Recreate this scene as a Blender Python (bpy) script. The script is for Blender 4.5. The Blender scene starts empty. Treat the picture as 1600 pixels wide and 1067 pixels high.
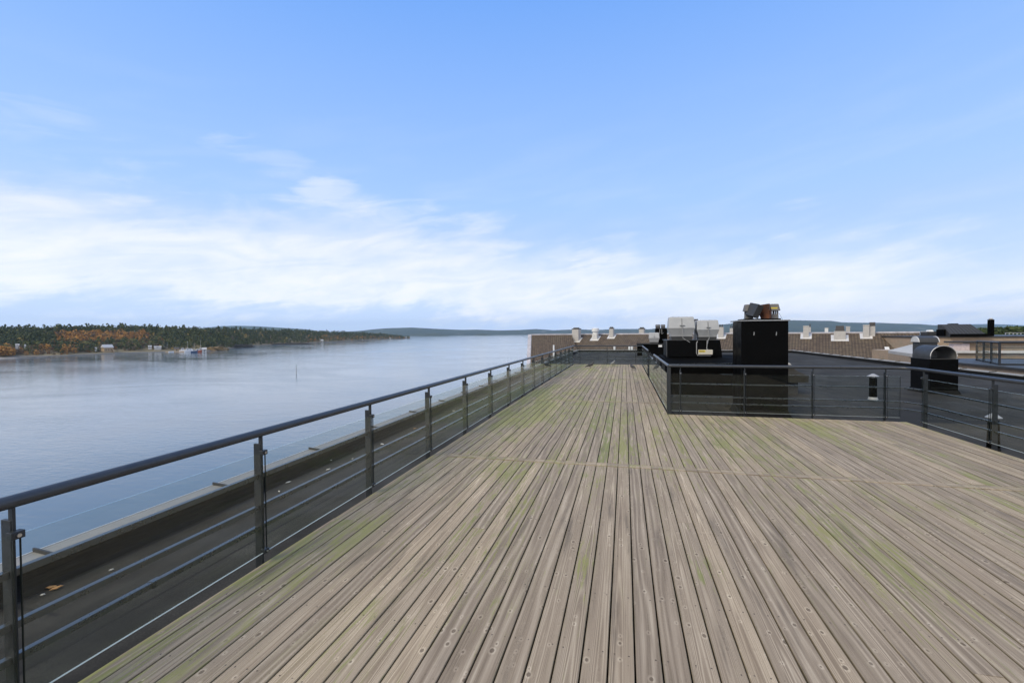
import bpy, math, random
import numpy as np
from mathutils import Vector, Matrix
random.seed(7); RNG = np.random.RandomState(11)
scene = bpy.context.scene
COL = scene.collection
R = math.radians

# ------------------------------------------------------------------ camera
FPX, YAW, PITCH, ROLL = 715.05, 0.2416, 0.0190, -0.0081
EYE = Vector((0, 0, 1.8))
Fv = Vector((-math.sin(YAW)*math.cos(PITCH), math.cos(YAW)*math.cos(PITCH), -math.sin(PITCH)))
Rh = Vector((math.cos(YAW), math.sin(YAW), 0)); Uh = Rh.cross(Fv)
Rv = Rh*math.cos(ROLL) + Uh*math.sin(ROLL); Uv = Uh*math.cos(ROLL) - Rh*math.sin(ROLL)
cd = bpy.data.cameras.new('camera'); cam = bpy.data.objects.new('camera', cd); COL.objects.link(cam)
cd.sensor_width = 36; cd.lens = FPX/1600*36; cd.clip_start = .05; cd.clip_end = 60000
M = Matrix((( Rv.x, Uv.x, -Fv.x, EYE.x), (Rv.y, Uv.y, -Fv.y, EYE.y), (Rv.z, Uv.z, -Fv.z, EYE.z), (0, 0, 0, 1)))
cam.matrix_world = M; scene.camera = cam

def ray(px, py): return Fv + Rv*((px-800)/FPX) + Uv*((533.5-py)/FPX)
def at(px, py, D): return EYE + ray(px, py)*D                 # point at depth D
def PZ(px, py, z): d = ray(px, py); return EYE + d*((z-EYE.z)/d.z)
def PY(px, py, y): d = ray(px, py); return EYE + d*(y/d.y)
def PX(px, py, x): d = ray(px, py); return EYE + d*(x/d.x)

# ------------------------------------------------------------------ sun, world, exposure
SUN_EL, SUN_AZ = R(46), R(222)                                # azimuth clockwise from +Y
sd = Vector((math.sin(SUN_AZ)*math.cos(SUN_EL), math.cos(SUN_AZ)*math.cos(SUN_EL), math.sin(SUN_EL)))
sl = bpy.data.lights.new('sun', 'SUN'); sl.energy = 2.6; sl.angle = R(26); sl.color = (1, .89, .66)
so = bpy.data.objects.new('sun', sl); COL.objects.link(so); so.rotation_euler = sd.to_track_quat('Z', 'Y').to_euler()
scene.view_settings.view_transform = 'Standard'; scene.view_settings.look = 'None'
scene.view_settings.exposure = 0; scene.view_settings.gamma = 1
scene.cycles.max_bounces = 8; scene.cycles.transparent_max_bounces = 24; scene.cycles.volume_bounces = 0
scene.cycles.use_denoising = True

class NT:
    def __init__(s, nt): s.t = nt; s.n = nt.nodes; s.l = nt.links
    def node(s, typ, **kw):
        nd = s.n.new(typ)
        for k, v in kw.items(): setattr(nd, k, v)
        return nd
    def link(s, a, b): s.l.new(a, b)
    def put(s, sock, v):
        if isinstance(v, (int, float)): sock.default_value = v
        elif isinstance(v, (tuple, list)):
            sock.default_value = (*v, 1) if (len(v) == 3 and len(sock.default_value) == 4) else v
        else: s.link(v, sock)
    def m(s, op, a, b=None, c=None, clamp=False):
        nd = s.node('ShaderNodeMath', operation=op); nd.use_clamp = clamp
        for i, v in enumerate((a, b, c)):
            if v is not None: s.put(nd.inputs[i], v)
        return nd.outputs[0]
    def vm(s, op, a, b=None):
        nd = s.node('ShaderNodeVectorMath', operation=op); s.put(nd.inputs[0], a)
        if b is not None: s.put(nd.inputs[1], b)
        return nd.outputs['Value'] if op in ('LENGTH', 'DOT_PRODUCT') else nd.outputs[0]
    def xyz(s, v): nd = s.node('ShaderNodeSeparateXYZ'); s.put(nd.inputs[0], v); return nd.outputs
    def comb(s, x, y, z):
        nd = s.node('ShaderNodeCombineXYZ')
        for i, v in enumerate((x, y, z)): s.put(nd.inputs[i], v)
        return nd.outputs[0]
    def noise(s, v, scale, detail=4, rough=.5, dist=0, out=0):
        nd = s.node('ShaderNodeTexNoise'); s.put(nd.inputs['Vector'], v); nd.inputs['Scale'].default_value = scale
        nd.inputs['Detail'].default_value = detail; nd.inputs['Roughness'].default_value = rough
        nd.inputs['Distortion'].default_value = dist
        return nd.outputs[out]
    def ramp(s, v, pts, interp='LINEAR'):
        nd = s.node('ShaderNodeValToRGB'); cr = nd.color_ramp; cr.interpolation = interp
        while len(cr.elements) < len(pts): cr.elements.new(.5)
        for e, (p, c) in zip(cr.elements, pts):
            e.position = p; e.color = (*c, 1) if isinstance(c, (tuple, list)) else (c, c, c, 1)
        s.put(nd.inputs[0], v); return nd.outputs[0]
    def mix(s, f, a, b, mode='MIX'):
        nd = s.node('ShaderNodeMix', data_type='RGBA', blend_type=mode)
        s.put(nd.inputs[0], f); s.put(nd.inputs[6], a); s.put(nd.inputs[7], b); return nd.outputs[2]
    def rng(s, v, a, b, c=0., d=1., smooth=True):
        nd = s.node('ShaderNodeMapRange'); nd.interpolation_type = 'SMOOTHSTEP' if smooth else 'LINEAR'
        for i, q in enumerate((v, a, b, c, d)): s.put(nd.inputs[i], q)
        return nd.outputs[0]
    def bump(s, h, strength, dist):
        nd = s.node('ShaderNodeBump'); nd.inputs['Strength'].default_value = strength
        nd.inputs['Distance'].default_value = dist; s.link(h, nd.inputs['Height']); return nd.outputs[0]
    def curve(s, v, pts, x0, x1):                              # piecewise curve of a value, both axes normalised
        t = s.rng(v, x0, x1, 0., 1., False)
        nd = s.node('ShaderNodeFloatCurve'); cv = nd.mapping.curves[0]
        ymax = max(p[1] for p in pts)
        pts = [((p[0]-x0)/(x1-x0), p[1]/ymax) for p in pts]
        cv.points[0].location = pts[0]; cv.points[1].location = pts[-1]
        for p in pts[1:-1]: cv.points.new(*p)
        nd.mapping.update(); s.link(t, nd.inputs['Value'])
        return s.m('MULTIPLY', nd.outputs[0], ymax)

world = bpy.data.worlds.new('World'); scene.world = world; world.use_nodes = True
w = NT(world.node_tree); w.n.clear()
bg = w.node('ShaderNodeBackground'); wo = w.node('ShaderNodeOutputWorld')
tc = w.node('ShaderNodeTexCoord')
sky = w.node('ShaderNodeTexSky', sky_type='NISHITA'); sky.sun_disc = False
sky.sun_elevation = SUN_EL; sky.sun_rotation = SUN_AZ; sky.air_density = 1.2; sky.dust_density = .6
dirv = w.vm('NORMALIZE', tc.outputs['Generated'])
dx, dy, dz = w.xyz(dirv)
el = w.m('MULTIPLY', w.m('ARCSINE', dz), 57.2958)
az = w.m('MULTIPLY', w.m('ARCTAN2', w.m('ADD', w.m('MULTIPLY', dx, math.cos(YAW)), w.m('MULTIPLY', dy, math.sin(YAW))),
                         w.m('SUBTRACT', w.m('MULTIPLY', dy, math.cos(YAW)), w.m('MULTIPLY', dx, math.sin(YAW)))), 57.2958)
base = w.ramp(w.rng(el, -3, 45, 0, 1, False), [(0, (.66, .80, 1.12)), (.0625, (.66, .80, 1.12)), (.17, (.58, .74, 1.06)),
              (.38, (.43, .66, 1.06)), (.58, (.315, .55, 1.05)), (.80, (.20, .44, 1.0)), (1, (.155, .39, .95))])
nis = w.vm('MULTIPLY', sky.outputs[0], (.10, .10, .10))
base = w.mix(.08, base, nis)
# cloud band: lower and upper edge by azimuth, broken up by stretched noise
azc = w.m('MAXIMUM', w.m('MINIMUM', az, 90), -90)
top = w.curve(azc, [(-90, 11), (-48, 13.5), (-30, 13.5), (-18, 14.5), (-8, 13.0), (0, 11.2), (12, 9.5), (22, 9.0), (34, 9.0), (48, 6.5), (90, 8)], -90, 90)
bot = w.curve(azc, [(-90, 3), (-48, 3.2), (-28, 2.8), (-14, 3.0), (-4, 1.2), (8, .4), (48, .4), (90, 1)], -90, 90)
# streak coordinates: rise to the right
u = w.m('MULTIPLY', az, .045); v = w.m('SUBTRACT', w.m('MULTIPLY', el, .26), w.m('MULTIPLY', az, .034))
pc = w.comb(u, v, 0.0)
n1 = w.noise(pc, 1.5, 6, .52, .4); n2 = w.noise(w.comb(w.m('MULTIPLY', az, .05), w.m('SUBTRACT', w.m('MULTIPLY', el, .085), w.m('MULTIPLY', az, .012)), 3.7), 3.6, 8, .58, .35)
n3 = w.noise(w.comb(w.m('MULTIPLY', az, .10), w.m('SUBTRACT', w.m('MULTIPLY', el, .45), w.m('MULTIPLY', az, .06)), 9.1), 1.1, 7, .52, .7)
ew = w.m('ADD', el, w.m('MULTIPLY', w.m('SUBTRACT', n1, .5), 13))
ew = w.m('ADD', ew, w.m('MULTIPLY', w.m('SUBTRACT', n2, .5), 8))
up = w.rng(w.m('SUBTRACT', top, ew), -2.2, 4.6)
lo = w.rng(w.m('SUBTRACT', ew, bot), -1.6, 2.0)
band = w.m('MULTIPLY', up, lo)
band = w.m('MULTIPLY', band, w.rng(n3, .28, .66, .60, 1))
band = w.m('MULTIPLY', band, .95)
# small bright puffs and high wisps
def blob(a, e, ra, re, amt, nn=None, th=.42):
    nn = n3 if nn is None else nn
    q = w.m('ADD', w.m('POWER', w.m('DIVIDE', w.m('SUBTRACT', az, a), ra), 2), w.m('POWER', w.m('DIVIDE', w.m('SUBTRACT', el, e), re), 2))
    q = w.m('ADD', q, w.m('MULTIPLY', w.m('SUBTRACT', .5, nn), 7.5))
    return w.m('MULTIPLY', w.rng(q, 1.3, -.6), amt)
amt = band
for b in [(-21.0, 16.0, 3.2, 1.8, .5), (9, 8.6, 3.0, 1.4, .75), (-45, 17.5, 6, 2.0, .18), (-28, 18.5, 5, 1.6, .20), (-25, 2.2, 6, .9, .55),
          (-37, 5.2, 3, .9, .5), (-13, 14.0, 6, 1.6, .35), (47, 3.2, 9, 1.4, .5)]:
    amt = w.m('MAXIMUM', amt, blob(*b))
veil = w.m('MULTIPLY', w.rng(n1, .42, .75), w.rng(el, 30, 8, 0, .16))
amt = w.m('MINIMUM', w.m('ADD', amt, veil), 1)
side = w.m('MULTIPLY', w.rng(w.m('ABSOLUTE', az), 58, 100), w.rng(n1, .25, .55, .55, .95))      # unseen bright overcast, added behind the viewer to neutralise the light
amt = w.m('MAXIMUM', amt, side)
cloudc = w.mix(w.rng(n2, .3, .7), (.84, .90, 1.06), (.97, .99, 1.07))
skyc = w.mix(amt, base, cloudc)
skyc = w.vm('MULTIPLY', skyc, w.ramp(w.rng(el, 0, 12, 0, 1, False), [(0, (.96, .98, 1.0)), (.5, (.86, .88, .92)), (1, (.80, .82, .87))])); skyc = w.vm('MULTIPLY', skyc, (1.26, 1.24, 1.19))
skyc = w.mix(w.rng(el, -.5, -6), skyc, (.20, .22, .24))
w.link(skyc, bg.inputs[0]); bg.inputs[1].default_value = 1.0; w.link(bg.outputs[0], wo.inputs[0])

# ------------------------------------------------------------------ materials
def mat(name, col=(.5, .5, .5), rough=.5, metal=0., spec=.5, fn=None):
    m = bpy.data.materials.new(name); m.use_nodes = True; n = NT(m.node_tree)
    b = n.n['Principled BSDF']; b.inputs['Base Color'].default_value = (*col, 1)
    b.inputs['Roughness'].default_value = rough; b.inputs['Metallic'].default_value = metal
    b.inputs['Specular IOR Level'].default_value = spec
    if fn: fn(n, b)
    return m
def pos(n): return n.node('ShaderNodeNewGeometry').outputs['Position']
def opos(n): return n.node('ShaderNodeTexCoord').outputs['Object']
def dirty(scale=3., a=.8, b=1.2, bump=.0, rv=.12, stretch=(1, 1, 1)):
    def f(n, bs):
        c = bs.inputs['Base Color'].default_value[:3]; r = bs.inputs['Roughness'].default_value
        p = n.vm('MULTIPLY', opos(n), stretch)
        t = n.noise(p, scale, 6, .62); t2 = n.noise(p, scale*7, 4, .6)
        k = n.m('ADD', n.m('MULTIPLY', t, .7), n.m('MULTIPLY', t2, .3))
        n.link(n.ramp(k, [(.3, tuple(x*a for x in c)), (.7, tuple(min(x*b, 1) for x in c))]), bs.inputs['Base Color'])
        n.link(n.rng(t, .3, .7, max(r-rv, .03), min(r+rv, 1)), bs.inputs['Roughness'])
        if bump: n.link(n.bump(t2, bump, .01), bs.inputs['Normal'])
    return f

PITCHB, A0, J0, JS = .1428, .0488, .54, 5.77
def wood_fn(n, b):
    p = pos(n); x, y, z = n.xyz(p)
    xi = n.m('DIVIDE', n.m('SUBTRACT', x, A0), PITCHB); ix = n.m('FLOOR', xi); fx = n.m('FRACT', xi)
    iy = n.m('FLOOR', n.m('DIVIDE', n.m('SUBTRACT', y, J0), JS))
    at_ = n.node('ShaderNodeAttribute', attribute_name='seed'); sdv = at_.outputs['Fac']
    wn = n.node('ShaderNodeTexWhiteNoise', noise_dimensions='3D'); n.link(n.comb(ix, iy, n.m('MULTIPLY', sdv, 31.7)), wn.inputs[0])
    r1, r2, r3 = n.xyz(wn.outputs['Color'])
    # coordinates across and along the board
    cr = n.node('ShaderNodeAttribute', attribute_name='across').outputs['Fac']
    al = n.node('ShaderNodeAttribute', attribute_name='along').outputs['Fac']
    gv = n.comb(n.m('ADD', n.m('MULTIPLY', cr, 1.0), n.m('MULTIPLY', r1, 40)), n.m('ADD', n.m('MULTIPLY', al, .035), n.m('MULTIPLY', r2, 50)), n.m('MULTIPLY', r3, 30))
    # annual rings: long distorted bands
    warp = n.noise(n.vm('MULTIPLY', gv, (5, 9, 1)), 1.0, 3, .5)
    ringc = n.m('ADD', n.m('MULTIPLY', cr, 105), n.m('MULTIPLY', warp, 30))
    ctr = n.m('SUBTRACT', cr, n.m('ADD', .045, n.m('MULTIPLY', r2, .05)))
    cath = n.m('ADD', n.m('MULTIPLY', n.m('MULTIPLY', ctr, ctr), 9000), n.m('ADD', n.m('MULTIPLY', al, n.m('ADD', 2.5, n.m('MULTIPLY', r1, 4))), n.m('MULTIPLY', warp, 34)))
    ring = n.m('POWER', n.m('ADD', n.m('MULTIPLY', n.m('SINE', n.mix(n.rng(r3, .35, .4), ringc, cath)), .5), .5), 1.6)
    fib = n.noise(n.vm('MULTIPLY', gv, (260, 60, 1)), 1.0, 4, .65)
    blot = n.noise(n.vm('MULTIPLY', gv, (14, 18, 1)), 1.0, 4, .6)
    # knots
    kv = n.comb(n.m('ADD', n.m('MULTIPLY', cr, 14.0), n.m('MULTIPLY', r1, 70)), n.m('ADD', n.m('MULTIPLY', al, 9.5), n.m('MULTIPLY', r2, 90)), 0.0)
    vo = n.node('ShaderNodeTexVoronoi', voronoi_dimensions='2D'); vo.inputs['Scale'].default_value = 1; vo.inputs['Randomness'].default_value = .95
    n.link(kv, vo.inputs['Vector']); kd = vo.outputs['Distance']; kc = n.xyz(vo.outputs['Color'])
    ksel = n.m('GREATER_THAN', kc[0], .80)
    krad = n.m('ADD', .03, n.m('MULTIPLY', n.m('POWER', kc[1], 2), .15))
    knot = n.m('MULTIPLY', n.rng(n.m('SUBTRACT', kd, krad), .05, -.03), ksel)
    halo = n.m('MULTIPLY', n.rng(n.m('SUBTRACT', kd, krad), .22, .04), ksel)
    ringw = n.m('MULTIPLY', n.noise(n.vm('MULTIPLY', gv, (9, 30, 1)), 1.0, 2, .5), .42)
    v = n.m('ADD', n.m('MULTIPLY', ring, ringw), n.m('MULTIPLY', fib, .50))
    v = n.m('ADD', v, n.m('MULTIPLY', blot, .30))
    v = n.m('ADD', v, n.m('MULTIPLY', halo, .16))
    c = n.ramp(v, [(.25, (.135, .101, .069)), (.41, (.262, .207, .148)), (.57, (.362, .295, .217)), (.80, (.57, .485, .365))])
    # per board tone
    c = n.mix(1, c, n.ramp(r3, [(0, (.82, .80, .80)), (.3, (.92, .905, .90)), (.65, (1.03, 1.0, .965)), (1, (1.22, 1.18, 1.11))]), 'MULTIPLY')
    c = n.mix(n.m('MULTIPLY', knot, .8), c, (.085, .06, .042))
    # green algae and moss, in stretched patches
    g1 = n.noise(n.comb(n.m('ADD', n.m('MULTIPLY', x, 2.6), n.m('MULTIPLY', r1, .9)), n.m('MULTIPLY', y, .62), 2.2), 1.0, 4, .62)
    g2 = n.noise(n.comb(n.m('MULTIPLY', x, 42), n.m('MULTIPLY', y, 3.0), n.m('MULTIPLY', r2, 9)), 1.0, 6, .66)
    big = n.noise(n.comb(n.m('MULTIPLY', x, .22), n.m('MULTIPLY', y, .16), 5.0), 1.0, 2, .5)
    far = n.rng(y, 4, 16, 0, .030)
    g = n.m('ADD', n.m('ADD', n.m('MULTIPLY', g1, .40), n.m('MULTIPLY', g2, .60)), n.m('MULTIPLY', n.m('SUBTRACT', big, .5), .30))
    g = n.m('ADD', g, far)
    g = n.m('ADD', g, n.rng(x, 1.0, -2.2, 0, .045)); g = n.m('ADD', g, n.m('MULTIPLY', n.m('SUBTRACT', r1, .55), .10)); moss = n.rng(g, .553, .615); moss2 = n.rng(g, .49, .62)
    c = n.mix(n.m('MULTIPLY', moss2, .24), c, (.285, .265, .130))
    c = n.mix(n.m('MULTIPLY', moss, .60), c, n.mix(r2, (.165, .195, .045), (.27, .27, .065)))
    st = n.noise(n.comb(n.m('MULTIPLY', x, 9), n.m('MULTIPLY', y, .8), 7.), 1.0, 4, .6)
    c = n.mix(n.m('MULTIPLY', n.rng(st, .54, .72), .55), c, (.105, .085, .065))
    # uneven darker tone along both board edges, short cracks
    ed = n.m('MULTIPLY', n.m('ABSOLUTE', n.m('SUBTRACT', fx, .5)), 2)
    en = n.noise(n.comb(n.m('MULTIPLY', x, 8), n.m('MULTIPLY', y, 3), 4.), 1.0, 4, .6)
    c = n.mix(n.m('MULTIPLY', n.rng(n.m('ADD', ed, n.m('MULTIPLY', n.m('SUBTRACT', en, .5), .35)), .80, 1.0), .55), c, (.115, .100, .055))
    ck = n.noise(n.vm('MULTIPLY', gv, (170, 36, 1)), 1.0, 2, .5)
    c = n.mix(n.m('MULTIPLY', n.rng(ck, .70, .76), .7), c, (.07, .055, .04))
    fl = n.noise(n.comb(n.m('MULTIPLY', x, 26), n.m('MULTIPLY', y, 34), n.m('MULTIPLY', r3, 20)), 1.0, 3, .6)
    c = n.mix(n.m('MULTIPLY', n.rng(fl, .68, .76), .55), c, (.10, .085, .055))
    # screw heads: pairs every joist
    sx = n.m('SUBTRACT', n.m('ABSOLUTE', n.m('SUBTRACT', fx, .5)), .275)
    sx = n.m('MULTIPLY', sx, PITCHB)
    syy = n.m('ADD', y, n.m('MULTIPLY', r1, .02))
    sy = n.m('MULTIPLY', n.m('SUBTRACT', n.m('FRACT', n.m('DIVIDE', syy, .577)), .5), .577)
    sq = n.m('SQRT', n.m('ADD', n.m('MULTIPLY', sx, sx), n.m('MULTIPLY', sy, sy)))
    scw = n.m('MULTIPLY', n.rng(sq, .0056, .0040), n.rng(n.noise(n.comb(n.m('MULTIPLY', x, 9), n.m('MULTIPLY', y, 5), 1.), 1.0, 1, .5), .42, .50))
    c = n.mix(n.m('MULTIPLY', scw, .85), c, (.035, .03, .028))
    n.link(c, b.inputs['Base Color'])
    n.link(n.rng(v, .3, .7, .62, .8), b.inputs['Roughness'])
    hgt = n.m('SUBTRACT', n.m('ADD', n.m('MULTIPLY', fib, .6), n.m('MULTIPLY', ring, .4)), n.m('MULTIPLY', scw, 1.5))
    n.link(n.bump(hgt, .55, .0015), b.inputs['Normal'])
M_wood = mat('weathered_wood', (.3, .25, .21), .7, spec=.12, fn=wood_fn)
M_joist = mat('joist_wood', (.03, .025, .02), .9, spec=.1)

def felt_fn(n, b):
    p = pos(n); x, y, z = n.xyz(p)
    s = n.noise(p, 75, 4, .8); s2 = n.noise(p, 1.3, 5, .6); s3 = n.noise(n.comb(x, n.m('MULTIPLY', y, .25), 0.), 4, 4, .6)
    k = n.m('ADD', n.m('MULTIPLY', s, .45), n.m('ADD', n.m('MULTIPLY', s2, .35), n.m('MULTIPLY', s3, .2)))
    c = n.ramp(k, [(.34, (.014, .013, .011)), (.55, (.043, .040, .034)), (.72, (.100, .094, .080))])
    seam = n.m('ABSOLUTE', n.m('SUBTRACT', n.m('FRACT', n.m('ADD', n.m('DIVIDE', n.m('ADD', x, n.m('MULTIPLY', s2, .03)), 1.0), .25)), .5))
    c = n.mix(n.m('MULTIPLY', n.rng(seam, .022, .010), .8), c, (.012, .012, .012))
    pud = n.noise(n.comb(x, n.m('MULTIPLY', y, .5), 6.), .55, 4, .55, .6); c = n.mix(n.m('MULTIPLY', n.rng(pud, .50, .58), .32), c, (.070, .071, .071)); c = n.mix(n.m('MULTIPLY', n.rng(pud, .42, .36), .5), c, (.018, .018, .017))
    seam2 = n.m('ABSOLUTE', n.m('SUBTRACT', n.m('FRACT', n.m('DIVIDE', n.m('ADD', y, n.m('MULTIPLY', n.m('FLOOR', n.m('ADD', x, .25)), 2.7)), 7.3)), .5))
    c = n.mix(n.m('MULTIPLY', n.rng(seam2, .003, .0015), .8), c, (.018, .018, .018))
    n.link(c, b.inputs['Base Color']); n.link(n.bump(s, .5, .003), b.inputs['Normal'])
M_felt = mat('roofing_felt', (.035, .035, .035), .88, spec=.12, fn=felt_fn)
def upst_fn(n, b):
    p = pos(n); s = n.noise(n.vm('MULTIPLY', p, (1, .35, 4)), 6, 7, .7); s2 = n.noise(p, 90, 3, .6)
    c = n.ramp(n.m('ADD', n.m('MULTIPLY', s, .7), n.m('MULTIPLY', s2, .3)), [(.38, (.005, .005, .0045)), (.56, (.012, .012, .012)), (.72, (.034, .032, .029))])
    n.link(c, b.inputs['Base Color']); n.link(n.bump(s, .7, .02), b.inputs['Normal'])
M_upst = mat('old_felt_upstand', (.03, .03, .03), .9, spec=.15, fn=upst_fn)
M_coping = mat('coping_metal', (.235, .222, .195), .6, .0, fn=dirty(2.5, .75, 1.2, 0, .1, (1, .4, 1)))
M_copedge = mat('coping_edge_highlight', (.70, .70, .68), .4, .2)  # pale colour paints the white highlight on the coping's outer edge
M_rail = mat('anthracite_rail', (.042, .045, .050), .36, .1, fn=dirty(14, .8, 1.2, .04, .08))
M_post = mat('anthracite_post', (.018, .021, .024), .45, .0, fn=dirty(18, .75, 1.3, .05, .1))
M_bar = mat('anthracite_bar', (.020, .024, .024), .3, .0, spec=1.0, fn=dirty(10, .7, 1.3, 0, .06))
M_steel = mat('steel', (.6, .6, .6), .3, 1)
def glass_mat(name, tint):
    m = bpy.data.materials.new(name); m.use_nodes = True; n = NT(m.node_tree); n.n.clear()
    o = n.node('ShaderNodeOutputMaterial'); tr = n.node('ShaderNodeBsdfTransparent'); gl = n.node('ShaderNodeBsdfGlossy')
    tr.inputs[0].default_value = (*tint, 1); gl.inputs['Roughness'].default_value = .012
    gl.inputs[0].default_value = (.9, .96, .93, 1)
    fr = n.node('ShaderNodeFresnel'); bf = n.node('ShaderNodeNewGeometry').outputs['Backfacing']; n.link(n.m('MULTIPLY_ADD', bf, 1/1.34-1.34, 1.34), fr.inputs[0])
    dt = n.noise(opos(n), 2.4, 5, .6)
    df = n.node('ShaderNodeBsdfDiffuse'); df.inputs[0].default_value = (.35, .37, .34, 1)
    mx = n.node('ShaderNodeMixShader'); n.link(fr.outputs[0], mx.inputs[0]); n.link(tr.outputs[0], mx.inputs[1]); n.link(gl.outputs[0], mx.inputs[2])
    mx2 = n.node('ShaderNodeMixShader'); n.link(n.rng(dt, .45, .75, .0, .008), mx2.inputs[0])
    n.link(mx.outputs[0], mx2.inputs[1]); n.link(df.outputs[0], mx2.inputs[2]); n.link(mx2.outputs[0], o.inputs[0])
    return m
M_glass = glass_mat('railing_glass', (.955, .972, .965))
M_gedge = mat('lit_glass_edge', (.42, .46, .45), .3, spec=.6)  # pale colour stands in for light caught along the panel's bottom edge
M_gend = mat('dark_glass_edge', (.006, .010, .009), .3)
M_black = mat('black_sheet_metal', (.0022, .0022, .0023), .42, .0, spec=.055, fn=dirty(1.6, .6, 1.6, 0, .14))
M_blackflat = mat('black_coated_metal', (.0025, .0025, .0025), .85, 0, spec=.03, fn=dirty(2.2, .6, 1.7, 0, .12))
M_cowl = mat('grey_painted_cowl', (.39, .395, .40), .5, .1, fn=dirty(4, .85, 1.1, .03, .1))
M_cowldark = mat('dark_grey_base', (.045, .045, .045), .55, .1, fn=dirty(5, .8, 1.2))
M_galv = mat('galvanised_sheet', (.36, .36, .355), .42, .6, fn=dirty(6, .75, 1.15, 0, .12))
M_cable = mat('grey_cable', (.30, .30, .30), .5)
M_cream = mat('cream_enamel', (.62, .57, .47), .5, fn=dirty(8, .8, 1.1))
M_yellow = mat('yellow_label', (.65, .50, .06), .5)
M_brownink = mat('faded_brown_print', (.16, .11, .03), .7)
def rust_fn(n, b):
    p = opos(n); t = n.noise(p, 5, 6, .65)
    n.link(n.ramp(t, [(.3, (.03, .018, .013)), (.5, (.085, .032, .018)), (.7, (.17, .060, .026))]), b.inputs['Base Color'])
M_rust = mat('rusted_sheet', (.16, .07, .04), .8, .2, fn=rust_fn)
M_conc = mat('pale_chimney_render', (.47, .45, .43), .85, fn=dirty(3, .8, 1.1, .1))
M_term = mat('weathered_grey_terminal', (.145, .137, .13), .7, fn=dirty(9, .7, 1.25)); M_white = mat('white_paint', (.72, .72, .71), .5, fn=dirty(3, .88, 1.05))
M_darkcap = mat('dark_cap', (.06, .055, .055), .6, fn=dirty(5, .7, 1.4))
M_lead = mat('pale_flashing', (.62, .60, .57), .5, .2, fn=dirty(3, .85, 1.1))

def tile_fn(n, b):
    p = opos(n); x, y, z = n.xyz(p)            # x along the ridge, y up the slope
    row = n.m('DIVIDE', y, .36); ir = n.m('FLOOR', row); fr = n.m('FRACT', row)
    colx = n.m('DIVIDE', x, .30); ic = n.m('FLOOR', colx); fc = n.m('FRACT', colx)
    wn = n.node('ShaderNodeTexWhiteNoise', noise_dimensions='2D'); n.link(n.comb(ic, ir, 0.), wn.inputs[0])
    c = n.ramp(wn.outputs['Value'], [(0, (.062, .042, .026)), (.5, (.082, .057, .035)), (1, (.110, .078, .048))])
    bg_ = n.noise(p, .35, 4, .6); c = n.mix(n.m('MULTIPLY', n.rng(bg_, .45, .7), .22), c, (.13, .11, .06))
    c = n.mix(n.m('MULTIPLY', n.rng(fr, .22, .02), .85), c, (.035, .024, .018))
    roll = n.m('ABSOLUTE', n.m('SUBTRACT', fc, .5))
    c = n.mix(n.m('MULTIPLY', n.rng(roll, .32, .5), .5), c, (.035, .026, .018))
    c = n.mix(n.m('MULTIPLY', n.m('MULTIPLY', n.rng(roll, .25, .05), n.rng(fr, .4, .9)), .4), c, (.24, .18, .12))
    n.link(c, b.inputs['Base Color'])
    n.link(n.bump(n.m('ADD', n.m('COSINE', n.m('MULTIPLY', n.m('SUBTRACT', fc, .5), 6.28)), n.m('MULTIPLY', fr, -1.2)), .8, .03), b.inputs['Normal'])
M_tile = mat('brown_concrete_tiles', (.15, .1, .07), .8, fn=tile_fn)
def brick_fn(c1, c2, mc, sc=1.0):
    def f(n, b):
        br = n.node('ShaderNodeTexBrick'); p = opos(n); x, y, z = n.xyz(p)
        n.link(n.comb(n.m('ADD', x, y), z, 0.), br.inputs['Vector'])
        br.inputs['Scale'].default_value = sc; br.inputs['Brick Width'].default_value = .24; br.inputs['Row Height'].default_value = .075
        br.inputs['Mortar Size'].default_value = .008; br.inputs['Color1'].default_value = (*c1, 1); br.inputs['Color2'].default_value = (*c2, 1)
        br.inputs['Mortar'].default_value = (*mc, 1); t = n.noise(p, 1.1, 6, .65)
        n.link(n.mix(n.rng(t, .35, .7, 0, .55), br.outputs[0], (.40, .27, .19)), b.inputs['Base Color'])
    return f
M_brick = mat('buff_brick', (.4, .3, .22), .85, fn=brick_fn((.31, .235, .155), (.24, .175, .115), (.36, .32, .26)))
M_mosaic = mat('pale_pink_render', (.55, .46, .45), .8, fn=dirty(6, .7, 1.2))
M_stone = mat('pale_stone_verge', (.42, .40, .42), .8, fn=dirty(1.5, .55, 1.3))
M_zinc = mat('dark_zinc', (.034, .034, .034), .55, .1, fn=dirty(2, .8, 1.3))
M_roofpale = mat('pale_roof_membrane', (.42, .41, .39), .8, fn=dirty(1.5, .8, 1.1))

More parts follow.
